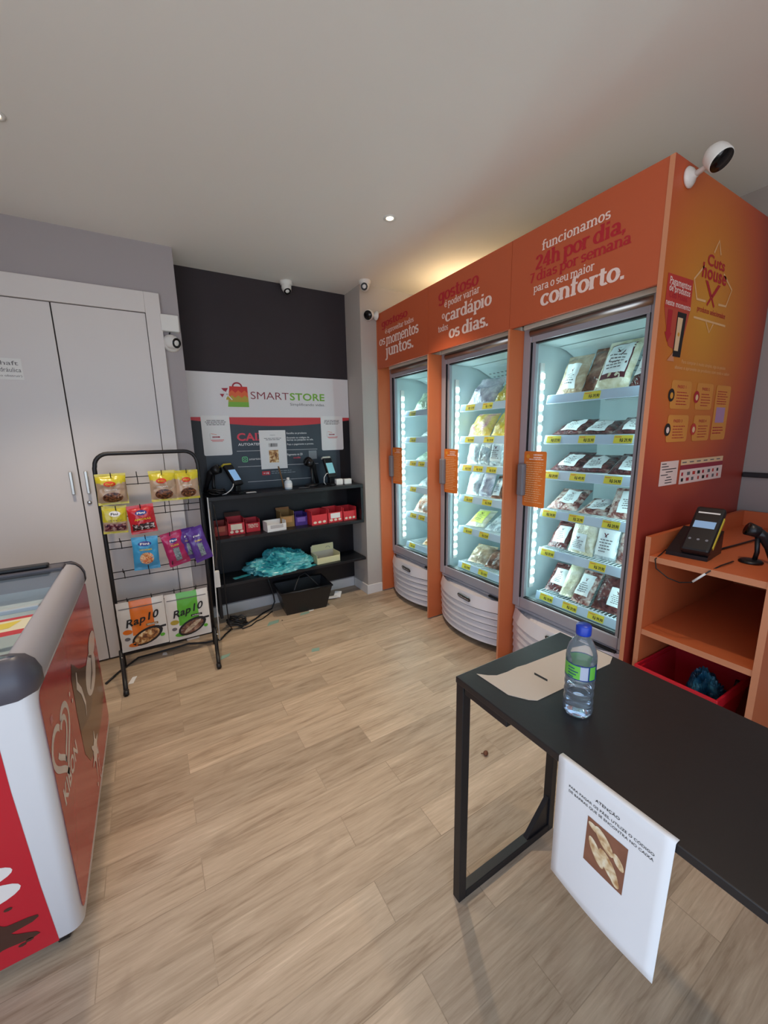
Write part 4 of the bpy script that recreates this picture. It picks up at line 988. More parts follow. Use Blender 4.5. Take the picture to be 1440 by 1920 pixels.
# ------------------------------------------------------------------ bags
class Pillow:
    """a sealed bag: local x width, z height, front faces -y, base at z=0"""
    def __init__(s, w, h, t, seed=0, seal=0.08, crinkle=0.1, lump=0.0, pinch=0.04, bottom=None):
        s.w, s.h, s.t, s.seed, s.seal, s.cr, s.lump, s.pinch = w, h, t, seed, seal, crinkle, lump, pinch
        s.bs = seal if bottom is None else bottom
    def p(s, u, v, side, off=0.0):
        uu = 2 * u - 1
        e = max(0.0, 1 - abs(uu) ** 2.6) ** 0.55
        a = max(0.0, min(1.0, (v - s.bs) / 0.22)); b = max(0.0, min(1.0, (1 - s.seal - v) / 0.24))
        g = math.sin(a * PI / 2) ** 0.7 * math.sin(b * PI / 2) ** 0.7
        q = Vector((u * 4 * s.w / 0.15 + s.seed * 3.1, v * 4 * s.h / 0.2, s.seed + side))
        n = noise.noise(q) * 0.6 + (abs(noise.noise(q * 2.7)) - 0.2) * 0.5
        k = 0.5 * s.t * e * g * (1 + s.lump * noise.noise(q * 0.8)) + s.cr * 0.012 * n * (0.35 + e * g)
        x = (u - 0.5) * s.w * (1 - s.pinch * e * 0 - s.pinch * g * 0.6) + 0.002 * noise.noise(q * 1.5)
        return (x, (-k if side > 0 else k * 0.7) - off * side, v * s.h)
    def mesh(s, front, back, nx=14, ny=18, smooth=True):
        m = MB()
        for side in (1, -1):
            vs = [s.p(i / nx, j / ny, side) for j in range(ny + 1) for i in range(nx + 1)]
            groups = {}
            for j in range(ny):
                for i in range(nx):
                    q = (j * (nx + 1) + i, j * (nx + 1) + i + 1, (j + 1) * (nx + 1) + i + 1, (j + 1) * (nx + 1) + i)
                    if side < 0: q = q[::-1]
                    mt_ = front((i + 0.5) / nx, (j + 0.5) / ny) if side > 0 else back
                    groups.setdefault(mt_, []).append(q)
            o0 = len(m.v); m.v += [Vector(v) for v in vs]
            for mt_, fs in groups.items():
                k = m.m(mt_)
                for f in fs:
                    m.f.append(tuple(o0 + i for i in f)); m.mi.append(k); m.sm.append(smooth)
        return m
    def fn(s, off): return lambda u, v: s.p(u, v, 1, off)
    def patch(s, m, u0, v0, u1, v1, mt_, off=0.0012, n=8):
        vs = [s.p(u0 + (u1 - u0) * i / n, v0 + (v1 - v0) * j / n, 1, off) for j in range(n + 1) for i in range(n + 1)]
        fs = [(j * (n + 1) + i, j * (n + 1) + i + 1, (j + 1) * (n + 1) + i + 1, (j + 1) * (n + 1) + i) for j in range(n) for i in range(n)]
        m.add(vs, fs, mt_, True)
    def disc(s, m, cu, cv, ru, rv, mt_, off=0.0016, n=18, rings=3, a=0.0):
        vs = [s.p(cu, cv, 1, off)]; fs = []
        for r in range(1, rings + 1):
            for i in range(n):
                t = 2 * PI * i / n
                du, dv = ru * r / rings * math.cos(t), rv * r / rings * math.sin(t)
                vs.append(s.p(cu + du, cv + dv + a * du, 1, off))
        for i in range(n): fs.append((0, 1 + i, 1 + (i + 1) % n))
        for r in range(1, rings):
            for i in range(n):
                fs.append((1 + (r - 1) * n + i, 1 + r * n + i, 1 + r * n + (i + 1) % n, 1 + (r - 1) * n + (i + 1) % n))
        m.add(vs, fs, mt_, True)
def settle(o, z):
    """drop a tilted single object so that its lowest point lies on height z"""
    rm = o.rotation_euler.to_matrix()
    lo = min((rm @ v.co).z for v in o.data.vertices)
    o.location.z = z - lo + 0.0008

MEAT = ramp_noise('dark_meat', ['#2a1014', '#4e2024', '#6c3836', '#a08880'], 22, 0.22, 6, 0.8, 0.3, 0.72, 0.5)
MEAT2 = ramp_noise('marbled_meat', ['#47201f', '#7a3f3a', '#bfa49a', '#d8ccc4'], 26, 0.22, 6, 0.8, 0.3, 0.68, 0.5)
TAN = ramp_noise('tan_poultry', ['#8a6f58', '#b8a085', '#d9c9b0'], 14, 0.22, 5, 0.6, 0.32, 0.66, 0.5)
BROWN = ramp_noise('brown_sausage', ['#4a2c20', '#7a5040', '#a98670'], 18, 0.22, 5, 0.6, 0.32, 0.66, 0.5)
CREAMB = ramp_noise('cream_frozen', ['#c9c09a', '#e2dcc0', '#f2eedd'], 16, 0.25, 5, 0.6, 0.32, 0.66, 0.5)
SILV = ramp_noise('frosty_silver', ['#8e979b', '#c3cccf', '#e6edee'], 18, 0.22, 6, 1.2, 0.32, 0.66, 0.5)
YELB = ramp_noise('yellow_bag', ['#b89018', '#e3c63c', '#efe08a'], 12, 0.25, 4, 0.6, 0.32, 0.66, 0.5)
PINKB = ramp_noise('pink_yellow_bag', ['#d9b03c', '#e6cf7a', '#d8a0a0', '#c98a98'], 7, 0.25, 4, 0.6, 0.34, 0.66, 0.5)
LILAC = ramp_noise('lilac_bag', ['#8d8a9c', '#b9b6c4', '#e2e0e6'], 12, 0.25, 5, 0.9, 0.32, 0.66, 0.5)
GREENB = ramp_noise('pale_green_bag', ['#8fa890', '#b9cdb2', '#e0ead9'], 12, 0.25, 5, 0.9, 0.32, 0.66, 0.5)
ORSIL = ramp_noise('orange_silver_bag', ['#b96a48', '#d9b5a0', '#e4e8e6'], 14, 0.25, 5, 0.9, 0.34, 0.64, 0.5)
ORNG = ramp_noise('orange_crumbed', ['#b9783c', '#d99c58', '#efcf9a'], 16, 0.3, 5, 0.6, 0.32, 0.66, 0.5)
M_lab = mat('white_label', '#e9edee', 0.5); M_labd = mat('label_border', '#5a2430', 0.5); M_laby = mat('label_yellow', '#dbe06a', 0.5)
def pack(label, x, y, z, w, h, t, lean, mt_, lab=None, yaw=0.0, border=False, seed=None, name='frozen_pack', lm=None, lump=0.5):
    seed = seed if seed is not None else (hash(label) % 97) * 0.37
    seed = sum(ord(c) for c in label) % 53 * 0.41
    P = Pillow(w, h, t, seed, 0.06, 0.6, lump)
    o = P.mesh(lambda u, v: mt_, mt_).build(name, None, (x, y, z), (-lean, 0, -PI/2 + yaw))
    tag(o, label, 'frozen food', 'frozen packs inside the upright freezers')
    if lab:
        q = MB(); u0, v0, u1, v1 = lab
        if border: P.patch(q, u0 - 0.03, v0 - 0.10, u1 + 0.03, v1 + 0.03, M_labd, 0.0012)
        P.patch(q, u0, v0, u1, v1, lm or M_lab, 0.0026)
        f = P.fn(0.0042); du, dv = u1 - u0, v1 - v0
        for sx in (1, -1):
            pts = [(u0 + du * (0.5 - sx * 0.12), v0 + dv * 0.80), (u0 + du * (0.5 - sx * 0.06), v0 + dv * 0.80), (u0 + du * (0.5 + sx * 0.07), v0 + dv * 0.66), (u0 + du * (0.5 + sx * 0.02), v0 + dv * 0.66)]
            pp = [f(*p) for p in pts]
            q.add(pp if sx < 0 else pp[::-1], [(0, 1, 2, 3)], M_labd)
        rd = random.Random(int(seed * 10))
        for i in range(5):
            vv = v0 + dv * (0.55 - i * 0.1); a = u0 + du * rd.uniform(0.12, 0.25); b = u0 + du * rd.uniform(0.6, 0.9)
            nn = 4
            for j in range(nn):
                ua, ub = a + (b - a) * j / nn, a + (b - a) * (j + 0.8) / nn
                q.add([f(ua, vv), f(ub, vv), f(ub, vv + dv * 0.035), f(ua, vv + dv * 0.035)], [(0, 1, 2, 3)], M_ink2)
        q.build('product_label', o)
    settle(o, z)
    return o
z6, z5, z4, z3, z2, z1 = 1.595, 1.380, 1.185, 0.965, 0.735, 0.462
D = math.radians
# nearest freezer
pack('tan vacuum bag with white label on the top shelf of nearest freezer', 1.985, 1.375, z6, 0.135, 0.25, 0.055, D(33), TAN, (0.18, 0.10, 0.72, 0.70), 0.15)
pack('brown vacuum bag without label between two labelled bags on the top shelf of nearest freezer', 2.03, 1.270, z6, 0.12, 0.27, 0.05, D(30), BROWN, None, 0.05)
pack('big cream vacuum bag with dark-bordered label on the top shelf of nearest freezer', 1.985, 1.150, z6, 0.165, 0.28, 0.065, D(30), CREAMB, (0.16, 0.26, 0.84, 0.86), 0.05, True)
pack('red vacuum bag with white label at right end of top shelf in nearest freezer', 1.985, 1.005, z6, 0.115, 0.20, 0.05, D(35), MEAT, (0.1, 0.25, 0.9, 0.85))
for (z, zn, ls) in ((z5, 'second shelf', 70), (z4, 'third shelf', 68)):
    for (y, pos, m_, la) in ((1.37, 'left', MEAT, (0.2, 0.15, 0.8, 0.72)), (1.205, 'middle', MEAT, (0.15, 0.12, 0.75, 0.72)), (1.035, 'right', MEAT, (0.25, 0.12, 0.9, 0.7))):
        pack('flat dark red meat pack, %s of three, %s of nearest freezer' % (pos, zn), 1.975, y, z, 0.155, 0.24, 0.035, D(ls + (3 if pos == 'middle' else 0)), m_, la, 0.12 if pos == 'left' else 0.2)
pack('flat marbled meat pack at left of fourth shelf in nearest freezer', 1.975, 1.365, z3, 0.165, 0.24, 0.04, D(68), MEAT2, (0.3, 0.2, 0.8, 0.8), 0.2)
pack('flat marbled meat pack in the middle of fourth shelf in nearest freezer', 1.975, 1.185, z3, 0.155, 0.22, 0.032, D(76), MEAT2, (0.2, 0.2, 0.8, 0.8), 0.15)
pack('steeply propped meat pack at right of fourth shelf in nearest freezer', 1.985, 1.03, z3, 0.145, 0.20, 0.035, D(48), MEAT2, (0.25, 0.15, 0.9, 0.85), 0.25)
pack('dark red meat pack with white label at left of fifth shelf in nearest freezer', 1.985, 1.385, z2, 0.115, 0.19, 0.05, D(45), MEAT, (0.2, 0.15, 0.85, 0.75), 0.1)
pack('large pale vacuum bag with label in the middle of fifth shelf in nearest freezer', 1.98, 1.238, z2, 0.150, 0.20, 0.05, D(18), CREAMB, (0.1, 0.08, 0.72, 0.55), -0.05)
pack('bag almost covered by a big white label on fifth shelf in nearest freezer', 1.985, 1.105, z2, 0.115, 0.185, 0.04, D(12), SILV, (0.05, 0.1, 0.95, 0.92))
pack('red meat pack without label at right end of fifth shelf in nearest freezer', 1.985, 1.000, z2, 0.09, 0.18, 0.05, D(15), MEAT2)
pack('dark red meat pack with white label at left of bottom shelf in nearest freezer', 1.99, 1.390, z1, 0.115, 0.20, 0.05, D(48), MEAT, (0.25, 0.2, 0.9, 0.75), 0.15)
pack('pale bag of frozen strips on bottom shelf of nearest freezer', 1.985, 1.300, z1, 0.090, 0.22, 0.06, D(38), CREAMB, None, 0.1)
pack('marbled meat pack with tall white label on bottom shelf of nearest freezer', 1.960, 1.205, z1, 0.105, 0.20, 0.05, D(38), MEAT2, (0.12, 0.2, 0.85, 0.85))
pack('wide dark meat bag with white label at right of bottom shelf in nearest freezer', 1.975, 1.060, z1, 0.165, 0.22, 0.06, D(42), MEAT, (0.45, 0.15, 0.95, 0.6), 0.1)
# middle freezer
pack('lilac grey bag on the top shelf of middle freezer', 1.985, 2.035, z6, 0.21, 0.24, 0.08, D(42), LILAC, None, 0.15, lump=0.9)
pack('yellow bag on the top shelf of middle freezer', 1.985, 1.825, z6, 0.17, 0.22, 0.08, D(48), YELB)
pack('round pink and yellow bag on the second shelf of middle freezer', 1.985, 2.040, z5, 0.19, 0.19, 0.085, D(38), PINKB, None, 0.1)
pack('golden yellow bag on the second shelf of middle freezer', 1.985, 1.835, z5, 0.18, 0.20, 0.08, D(38), YELB)
pack('frosty silver bag at left of third shelf in middle freezer', 1.98, 2.095, z4, 0.105, 0.17, 0.05, D(15), SILV)
pack('frosty silver bag second from left on third shelf in middle freezer', 1.98, 1.985, z4, 0.095, 0.165, 0.05, D(15), SILV, None, 0.08)
pack('silver bag with white label on third shelf of middle freezer', 1.98, 1.870, z4, 0.115, 0.175, 0.05, D(12), SILV, (0.12, 0.15, 0.88, 0.85))
pack('frosty silver bag at left of fourth shelf in middle freezer', 1.98, 2.09, z3, 0.12, 0.175, 0.05, D(20), SILV)
pack('lumpy frosty bag in the middle of fourth shelf in middle freezer', 1.98, 1.965, z3, 0.115, 0.18, 0.06, D(20), LILAC)
pack('dark pack with tall white label on fourth shelf in middle freezer', 1.98, 1.845, z3, 0.11, 0.18, 0.045, D(38), BROWN, (0.1, 0.1, 0.6, 0.85), 0.2)
pack('flat pack with yellow label on fifth shelf of middle freezer', 1.98, 2.055, z2, 0.15, 0.22, 0.045, D(66), CREAMB, (0.15, 0.15, 0.8, 0.8), 0.25, lm=M_laby)
pack('pale flat pack on fifth shelf of middle freezer', 1.98, 1.875, z2, 0.15, 0.20, 0.045, D(66), SILV, None, 0.1)
pack('round brownish bag at left of bottom shelf in middle freezer', 1.99, 2.03, z1, 0.17, 0.18, 0.07, D(55), TAN, None, 0.2, lump=0.9)
pack('round brownish bag at right of bottom shelf in middle freezer', 1.99, 1.865, z1, 0.16, 0.17, 0.07, D(55), BROWN, None, 0.2, lump=0.9)
# far freezer
pack('pale green bag on the top shelf of far freezer', 1.985, 2.715, z6, 0.18, 0.22, 0.07, D(45), GREENB, None, 0.15)
pack('small silver bag at right of top shelf in far freezer', 1.985, 2.56, z6, 0.11, 0.26, 0.05, D(25), SILV)
pack('flat pale bag on the second shelf of far freezer', 1.985, 2.64, z5, 0.17, 0.18, 0.05, D(70), SILV)
pack('flat yellow-green pack on the third shelf of far freezer', 1.98, 2.67, z4, 0.20, 0.22, 0.045, D(68), GREENB, None, 0.2)
pack('small silver bag on the fourth shelf of far freezer', 1.98, 2.68, z3, 0.15, 0.16, 0.05, D(62), SILV)
pack('orange and silver bag on the fifth shelf of far freezer', 1.98, 2.72, z2, 0.17, 0.20, 0.07, D(45), ORSIL, None, 0.15)
pack('orange and silver bag at right of fifth shelf in far freezer', 1.98, 2.555, z2, 0.14, 0.20, 0.07, D(40), ORSIL, None, 0.1)
pack('orange crumbed pack on bottom shelf of far freezer', 1.98, 2.60, z1, 0.15, 0.20, 0.045, D(60), ORNG, None, 0.2)

# ------------------------------------------------------------------ snack rack
rk = thing('snack_rack', 'freestanding black wire snack rack in front of the white cupboard', 'rack', (0, 2.77, 0))
def uframe(y, x0b, x1b, x0t, x1t, zt, r):
    pts = [(x0b, y, 0.005), (x0b + (x0t - x0b) * 0.45, y, zt * 0.45), (x0t - 0.003, y, zt - r * 1.15)]
    for i in range(7):
        a = PI - PI/2 * i / 6; pts.append((x0t + r + r * math.cos(a), y, zt - r + r * math.sin(a)))
    for i in range(7):
        a = PI/2 - PI/2 * i / 6; pts.append((x1t - r + r * math.cos(a), y, zt - r + r * math.sin(a)))
    pts += [(x1t + 0.003, y, zt - r * 1.15), (x1b + (x1t - x1b) * 0.45, y, zt * 0.45), (x1b, y, 0.005)]
    return pts
MB().tube(uframe(0, -0.272, 0.255, -0.262, 0.268, 1.328, 0.07), 0.0115, M_blackm, 12).build('frame', rk)
MB().tube([(-0.27, 0, 0.10), (0.256, 0, 0.095)], 0.010, M_blackm, 10).build('crossbar', rk)
for sx, xb, xf in ((-1, -0.278, -0.252), (1, 0.262, 0.232)):
    lg_ = MB().tube([(xb, -0.012, 0.125), (xb, -0.03, 0.105), (xb + (xf - xb) * 0.6, -0.20, 0.055), (xf, -0.345, 0.012)], 0.0115, M_blackm, 12).build('leg', rk)
    MB().lathe([(0.014, 0), (0.014, 0.03)], M_blackpl, 12, Matrix.Translation((xf, -0.348, 0.014)) @ Vector((0, 0.95, 0.3)).to_track_quat('Z', 'Y').to_matrix().to_4x4()).build('foot_cap', lg_)
    for q_ in ((-0.014, 0.11), (-0.06, 0.094)):
        MB().lathe([(0.006, 0), (0.006, 0.004), (0.002, 0.006)], M_steel, 10, Matrix.Translation((xb + 0.006, q_[0] - 0.008, q_[1] + 0.006)) @ Matrix.Rotation(PI/2, 4, 'X')).build('bolt', lg_)
HOOKS = [(1.187, [-0.19, -0.065, 0.062, 0.195]), (0.997, [-0.19, -0.070, 0.059, 0.189]), (0.808, [-0.193, -0.066, 0.064, 0.185]), (0.622, [-0.20, -0.07, 0.06, 0.19]), (0.440, [-0.203, -0.077, 0.048, 0.174])]
for z, hx in HOOKS:
    w = MB()
    for dz in (0.0, -0.042):
        w.tube([(-0.268, 0, z + dz), (0.264, 0, z + dz)], 0.0028, M_blackm, 6)
    bar = w.build('grid_bar', rk)
    for xx in hx:
        MB().tube([(xx, -0.003, z - 0.046), (xx, -0.005, z + 0.004), (xx, -0.03, z + 0.010), (xx, -0.068, z + 0.010), (xx, -0.078, z + 0.036)], 0.0026, M_blackm, 6).build('hook', bar)

# candy bags on the rack
def M_(n, c, r=0.28): return mat(n, c, r, coat=0.4)
M_cy = M_('pack_yellow', '#cfc02c'); M_cbk = M_('pack_clear_beige', '#b79a80'); M_cr = M_('pack_red', '#cc1f2c'); M_cb = M_('pack_blue', '#3fa3d6'); M_cm = M_('pack_magenta', '#b5215f'); M_cp = M_('pack_purple', '#56328f'); M_cw = M_('pack_white', '#e4e0da'); M_co = M_('pack_orange', '#ef7a1e'); M_cg = M_('pack_green', '#5bb531')
M_nuts = ramp_noise('chocolate_nuts', ['#2a120c', '#5a2c1a', '#8a5432'], 90, 0.35, 2, 0.2, 0.38, 0.6); M_jel = ramp_noise('dark_jellies', ['#241a30', '#7a2030', '#c9a9a0'], 60, 0.3, 2, 0.3, 0.36, 0.62)
M_worm = ramp_noise('coloured_worms', ['#c8402c', '#e8a05a', '#f0d8b0', '#c84a3a'], 55, 0.3, 3, 1.5, 0.36, 0.64); M_berr = ramp_noise('berries', ['#1c1418', '#4a1a20', '#d8d2d0'], 70, 0.3, 2, 0.5, 0.38, 0.62)
M_tubes = ramp_noise('sour_tubes', ['#4a5a60', '#9aa8ac', '#6b7a80'], 50, 0.3, 2, 0.6, 0.36, 0.64)
M_oval = mat('logo_oval_red', '#d9421f', 0.4); M_oy = mat('logo_yellow', '#f0d43a', 0.4); M_blu = mat('logo_blue', '#243a8f', 0.4); M_tw2 = mat('bag_text_white', '#f4f2f0', 0.4)
def candy(kind, label, x, z, w, h, t, roll=0.0, yaw=0.0, yy=-0.052, tilt=0.0):
    """bag hanging from a hook: top centre at (x, z)"""
    P = Pillow(w, h, t, len(label) * 0.7 + x * 9, 0.10, 0.8, 0.3, 0.05)
    def front(u, v):
        if kind == 'nuts': return M_cy if v > 0.62 + 0.10 * abs(2 * u - 1) or v < 0.06 else M_cbk
        if kind == 'jelly': return M_cy if v > 0.42 or v < 0.07 else M_cbk
        if kind == 'red': return M_cr if v > 0.36 or v < 0.09 else M_cr
        if kind == 'blue': return M_cb
        if kind == 'magenta': return M_cm
        return M_cp
    root = P.mesh(front, {'nuts': M_cy, 'jelly': M_cy, 'red': M_cr, 'blue': M_cb, 'magenta': M_cm, 'purple': M_cp}[kind], 22, 28)
    ob = root.build('candy_bag')
    for v in ob.data.vertices: v.co.z -= h - 0.012
    off = Matrix.Translation((0, 0, -(h - 0.012)))
    q = MB(); f = P.fn(0.0030)
    if kind == 'nuts':
        P.disc(q, 0.5, 0.24, 0.34, 0.17, M_nuts, 0.0014); P.disc(q, 0.45, 0.68, 0.20, 0.085, M_oval, 0.0018)
        q.text('Dori', 0.33, 0.57, 0.655, 0.055, M_oy, None, 0, 0.02, 'D', fn=f)
        q.text('CROCANTE', 0.25, 0.68, 0.47, 0.045, M_tw2, None, 0, 0.02, 'C', fn=f)
    elif kind == 'jelly':
        P.disc(q, 0.5, 0.72, 0.24, 0.10, M_tw2, 0.0016); P.patch(q, 0.06, 0.10, 0.94, 0.36, M_jel, 0.0014)
        q.text('Fini', 0.34, 0.64, 0.68, 0.075, M_ink, None, 0, 0.03, 'F', fn=f); q.text('JELLY', 0.2, 0.8, 0.47, 0.04, M_ink2, None, 0, 0.0, 'J', fn=f)
    elif kind == 'red':
        P.disc(q, 0.5, 0.74, 0.22, 0.085, M_blu, 0.0016); q.text('Fini', 0.34, 0.66, 0.705, 0.07, M_tw2, None, 0, 0.03, 'F', fn=f)
        q.text('AMORAS', 0.2, 0.82, 0.48, 0.07, M_oy, None, 0, 0.02, 'A', fn=f); P.patch(q, 0.08, 0.13, 0.92, 0.36, M_berr, 0.0014)
    elif kind == 'blue':
        P.disc(q, 0.48, 0.80, 0.26, 0.07, M_blu, 0.0016); q.text('Fini', 0.30, 0.66, 0.775, 0.055, M_tw2, None, 0, 0.03, 'F', fn=f)
        q.text('WORMS', 0.25, 0.75, 0.60, 0.05, M_oy, None, 0, 0.02, 'W', fn=f); P.disc(q, 0.52, 0.36, 0.28, 0.18, M_worm, 0.0016)
    else:
        P.disc(q, 0.5, 0.76, 0.20, 0.06, M_blu if kind == 'magenta' else M_cp, 0.0016); q.text('Fini', 0.32, 0.68, 0.735, 0.05, M_tw2, None, 0, 0.03, 'F', fn=f)
        q.text('TUBES', 0.3, 0.7, 0.60, 0.04, M_oy, None, 0, 0.02, 'T', fn=f); P.patch(q, 0.36, 0.15, 0.66, 0.54, M_tubes, 0.0016)
    for v in q.v: v.z -= h - 0.012
    pq = q.build('print', ob)
    ob.location = (x, 2.77 + yy, z); ob.rotation_euler = (tilt, roll, yaw)
    tag(ob, label, 'candy bag', 'candy bags on the snack rack')
    return ob
candy('nuts', 'yellow and brown chocolate nut bag at top left of the rack', -0.194, 1.205, 0.146, 0.178, 0.05, 0.0, 0.05)
candy('nuts', 'yellow and brown chocolate nut bag right of centre on top row of the rack', 0.064, 1.207, 0.142, 0.186, 0.045, 0.0, -0.05)
candy('nuts', 'yellow and brown chocolate nut bag at top right end of the rack', 0.195, 1.202, 0.130, 0.180, 0.04, 0.0, 0.08)
candy('jelly', 'yellow jelly bag on the second row of the rack', -0.198, 1.020, 0.120, 0.162, 0.03, 0.05, 0.05)
candy('red', 'red berry candy bag on the second row of the rack', -0.072, 1.012, 0.138, 0.172, 0.035, -0.06, 0.0)
candy('blue', 'light blue worm candy bag on the third row of the rack', -0.070, 0.818, 0.136, 0.205, 0.035, 0.03, 0.0)
candy('magenta', 'magenta tube candy bag on the third row of the rack', 0.070, 0.826, 0.120, 0.220, 0.035, -0.17, 0.1)
candy('purple', 'purple tube candy bag behind its twin at right of the rack', 0.155, 0.836, 0.100, 0.205, 0.03, -0.08, 0.1, -0.040)
candy('purple', 'purple tube candy bag in front of its twin, far right of the rack', 0.196, 0.842, 0.105, 0.228, 0.03, -0.24, 0.15, -0.078)
def wrap_pack(label, x, z, w, h, col, roll, word, leafy):
    P = Pillow(w, h, 0.02, x * 7 + 3, 0.03, 0.25, 0.1, 0.0)
    ob = P.mesh(lambda u, v: col if (0.26 < u < 0.74 and v > 0.30) else M_cw, M_cw, 23, 26).build('wrap_pack')
    for v in ob.data.vertices: v.co.z -= h - 0.01
    q = MB(); f0 = P.fn(0.0028); f = lambda u, v: f0(u, v + 0.16 * (u - 0.5))
    q.text('Rap10', 0.14, 0.86, 0.55, 0.145, M_ink, None, 0, 0.02, 'R', 0.2, f)
    P.patch(q, 0.55, 0.455, 0.82, 0.50, M_ink if leafy else MATS['box_gold'], 0.0018); q.text(word, 0.58, 0.79, 0.462, 0.025, M_tw2, None, 0, 0.01, 'T', 0, P.fn(0.003))
    P.disc(q, 0.56, 0.25, 0.34, 0.165, M_ink, 0.0016, a=0.22); P.disc(q, 0.55, 0.245, 0.28, 0.125, MATS['brown_sausage'] if leafy else MATS['bread_photo'], 0.0024, a=0.22)
    if leafy: P.disc(q, 0.56, 0.25, 0.22, 0.05, MATS['tan_poultry'], 0.0032, a=0.5)
    P.patch(q, 0.82, 0.36, 1.0 - 0.02, 0.40, M_ink, 0.0018, 3); P.disc(q, 0.14, 0.26, 0.06, 0.035, M_ink2, 0.002); P.disc(q, 0.16, 0.40, 0.10, 0.05, MATS['pack_orange'] if not leafy else MATS['logo_olive'], 0.0013)
    P.patch(q, 0.04, 0.86, 0.96, 0.875, M_ink2, 0.0016); P.disc(q, 0.30, 0.12, 0.16, 0.05, col, 0.0012); P.disc(q, 0.88, 0.20, 0.05, 0.035, MATS['pack_green'], 0.0020)
    for v in q.v: v.z -= h - 0.01
    q.build('print', ob)
    ob.location = (x, 2.77 - 0.035, z); ob.rotation_euler = (0, roll, 0); tag(ob, label, 'wrap pack', 'flat wrap packs at the bottom of the rack'); return ob
wrap_pack('white and orange flat wrap pack hanging at bottom left of the rack', -0.141, 0.428, 0.252, 0.322, M_co, 0.0, 'TRIGO', False)
wrap_pack('white and green flat wrap pack hanging at bottom right of the rack', 0.114, 0.422, 0.250, 0.322, M_cg, 0.0, 'INTEGRAL', True)

# ------------------------------------------------------------------ ice cream chest freezer
CX0, CX1, CY0, CY1 = -0.98, -0.305, 1.19, 2.165
cf = thing('chest_freezer', 'red and white ice cream chest freezer with glass lid left of the rack', 'freezer', (CX1, CY0, 0))
X = Matrix.Translation((-CX1, -CY0, 0))
M_cwhite = mat('chest_white', '#e6e4e4', 0.35); M_crim = mat('chest_rim_grey', '#b4b1b8', 0.4, 0.0); M_ccap = mat('chest_corner_grey', '#55525a', 0.4)
def rr(z, r, ins=0.0, n=6): return [(p[0], p[1], z) for p in rrect(CX0 + ins, CY0 + ins, CX1 - ins, CY1 - ins, r, n)]
def loft(s, loops, mt_, cap=(True, True), smooth=True):
    n = len(loops[0]); vs = [p for l_ in loops for p in l_]; fs = []
    for i in range(len(loops) - 1):
        for k in range(n): fs.append((i * n + k, i * n + (k + 1) % n, (i + 1) * n + (k + 1) % n, (i + 1) * n + k))
    if cap[0]: fs.append(tuple(range(n))[::-1])
    if cap[1]: fs.append(tuple((len(loops) - 1) * n + k for k in range(n)))
    s.add(vs, fs, mt_, smooth, X)
s = MB(); loft(s, [rr(0.045, 0.03, 0.012), rr(0.060, 0.03, 0.0), rr(0.80, 0.03, 0.0)], M_cwhite, (True, False)); s.build('body', cf)
s = MB()   # tub, floor raised close under the glass and whitened to look lit
loft(s, [rr(0.80, 0.03, 0.05), rr(0.765, 0.03, 0.06)], mat('chest_tub', '#f4f8f8', 0.4), (False, True)); s.build('tub', cf)
PR = [(0.0, 0.786), (0.006, 0.797), (0.006, 0.828), (-0.004, 0.854), (-0.020, 0.872), (-0.046, 0.880), (-0.054, 0.876), (-0.056, 0.86), (-0.056, 0.79)]
s = MB(); loft(s, [rr(z, max(0.012, 0.035 + o_), -o_) for o_, z in PR], M_crim, (False, False)); s.build('rim', cf)
for sy, cy in ((-1, CY0), (1, CY1)):      # dark end mouldings wrap round both corners
    s = MB(); L_ = []
    for o_, z in [(0.001, 0.783), (0.009, 0.796), (0.009, 0.829), (-0.001, 0.857), (-0.018, 0.876), (-0.046, 0.884), (-0.075, 0.884)]:
        r = max(0.010, 0.040 + o_); ring = []
        for sx, cx in ((-1, CX0), (1, CX1)):
            q_ = [(cx - sx * 0.040 + sx * r * math.sin(PI/2 * i / 8), cy - sy * 0.040 + sy * r * math.cos(PI/2 * i / 8), z) for i in range(9)]
            q_.append((cx + sx * o_, cy - sy * 0.062, z)); q_ = q_ if sx > 0 else q_[::-1]
            ring += q_
        L_.append(ring)
    n = len(L_[0]); fs = [(i * n + k, i * n + k + 1, (i + 1) * n + k + 1, (i + 1) * n + k) for i in range(len(L_) - 1) for k in range(n - 1)]
    s.add([p for l_ in L_ for p in l_], fs, M_ccap, True, X); s.build('end_moulding', cf)
# far end hinge bar, lids
MB().box((CX0 + 0.05, CY1 - 0.125, 0.865), (CX1 - 0.05, CY1 - 0.05, 0.888), M_ccap, 0.008, X).build('end_bar', cf)
MB().box((CX1 - 0.26, CY1 - 0.115, 0.889), (CX1 - 0.10, CY1 - 0.07, 0.904), M_blackpl, 0.006, X).build('lid_handle', cf)
ld = MB().box((CX0 + 0.055, 1.62, 0.874), (CX1 - 0.055, CY1 - 0.125, 0.879), M_glass2, 0, X).build('lid', cf)
MB().box((CX0 + 0.055, 1.60, 0.868), (CX1 - 0.052, 1.625, 0.883), mat('lid_edge', '#b9c4c8', 0.3), 0.003, X).build('lid_edge', ld)
l2 = MB().box((CX0 + 0.055, CY0 + 0.055, 0.862), (CX1 - 0.055, 1.63, 0.867), M_glass2, 0, X).build('lid', cf)
st = MB()  # flat coloured bands laid on the near lid pane
st.rect(CX0 + 0.10, 1.44, CX1 - 0.06, 1.56, mat('lid_strip_cream', '#e9e2c2', 0.5), X, 0.8676); st.rect(CX0 + 0.10, 1.42, CX1 - 0.06, 1.455, mat('lid_strip_red', '#c8323c', 0.5), X, 0.8679); st.rect(CX0 + 0.10, 1.545, CX1 - 0.06, 1.565, MATS['lid_strip_red'], X, 0.8679)
st.poly([(CX1 - 0.22, 1.47), (CX1 - 0.10, 1.48), (CX1 - 0.08, 1.53), (CX1 - 0.2, 1.52)], mat('lid_strip_yellow', '#e6cf4e', 0.5), X, 0.8680)
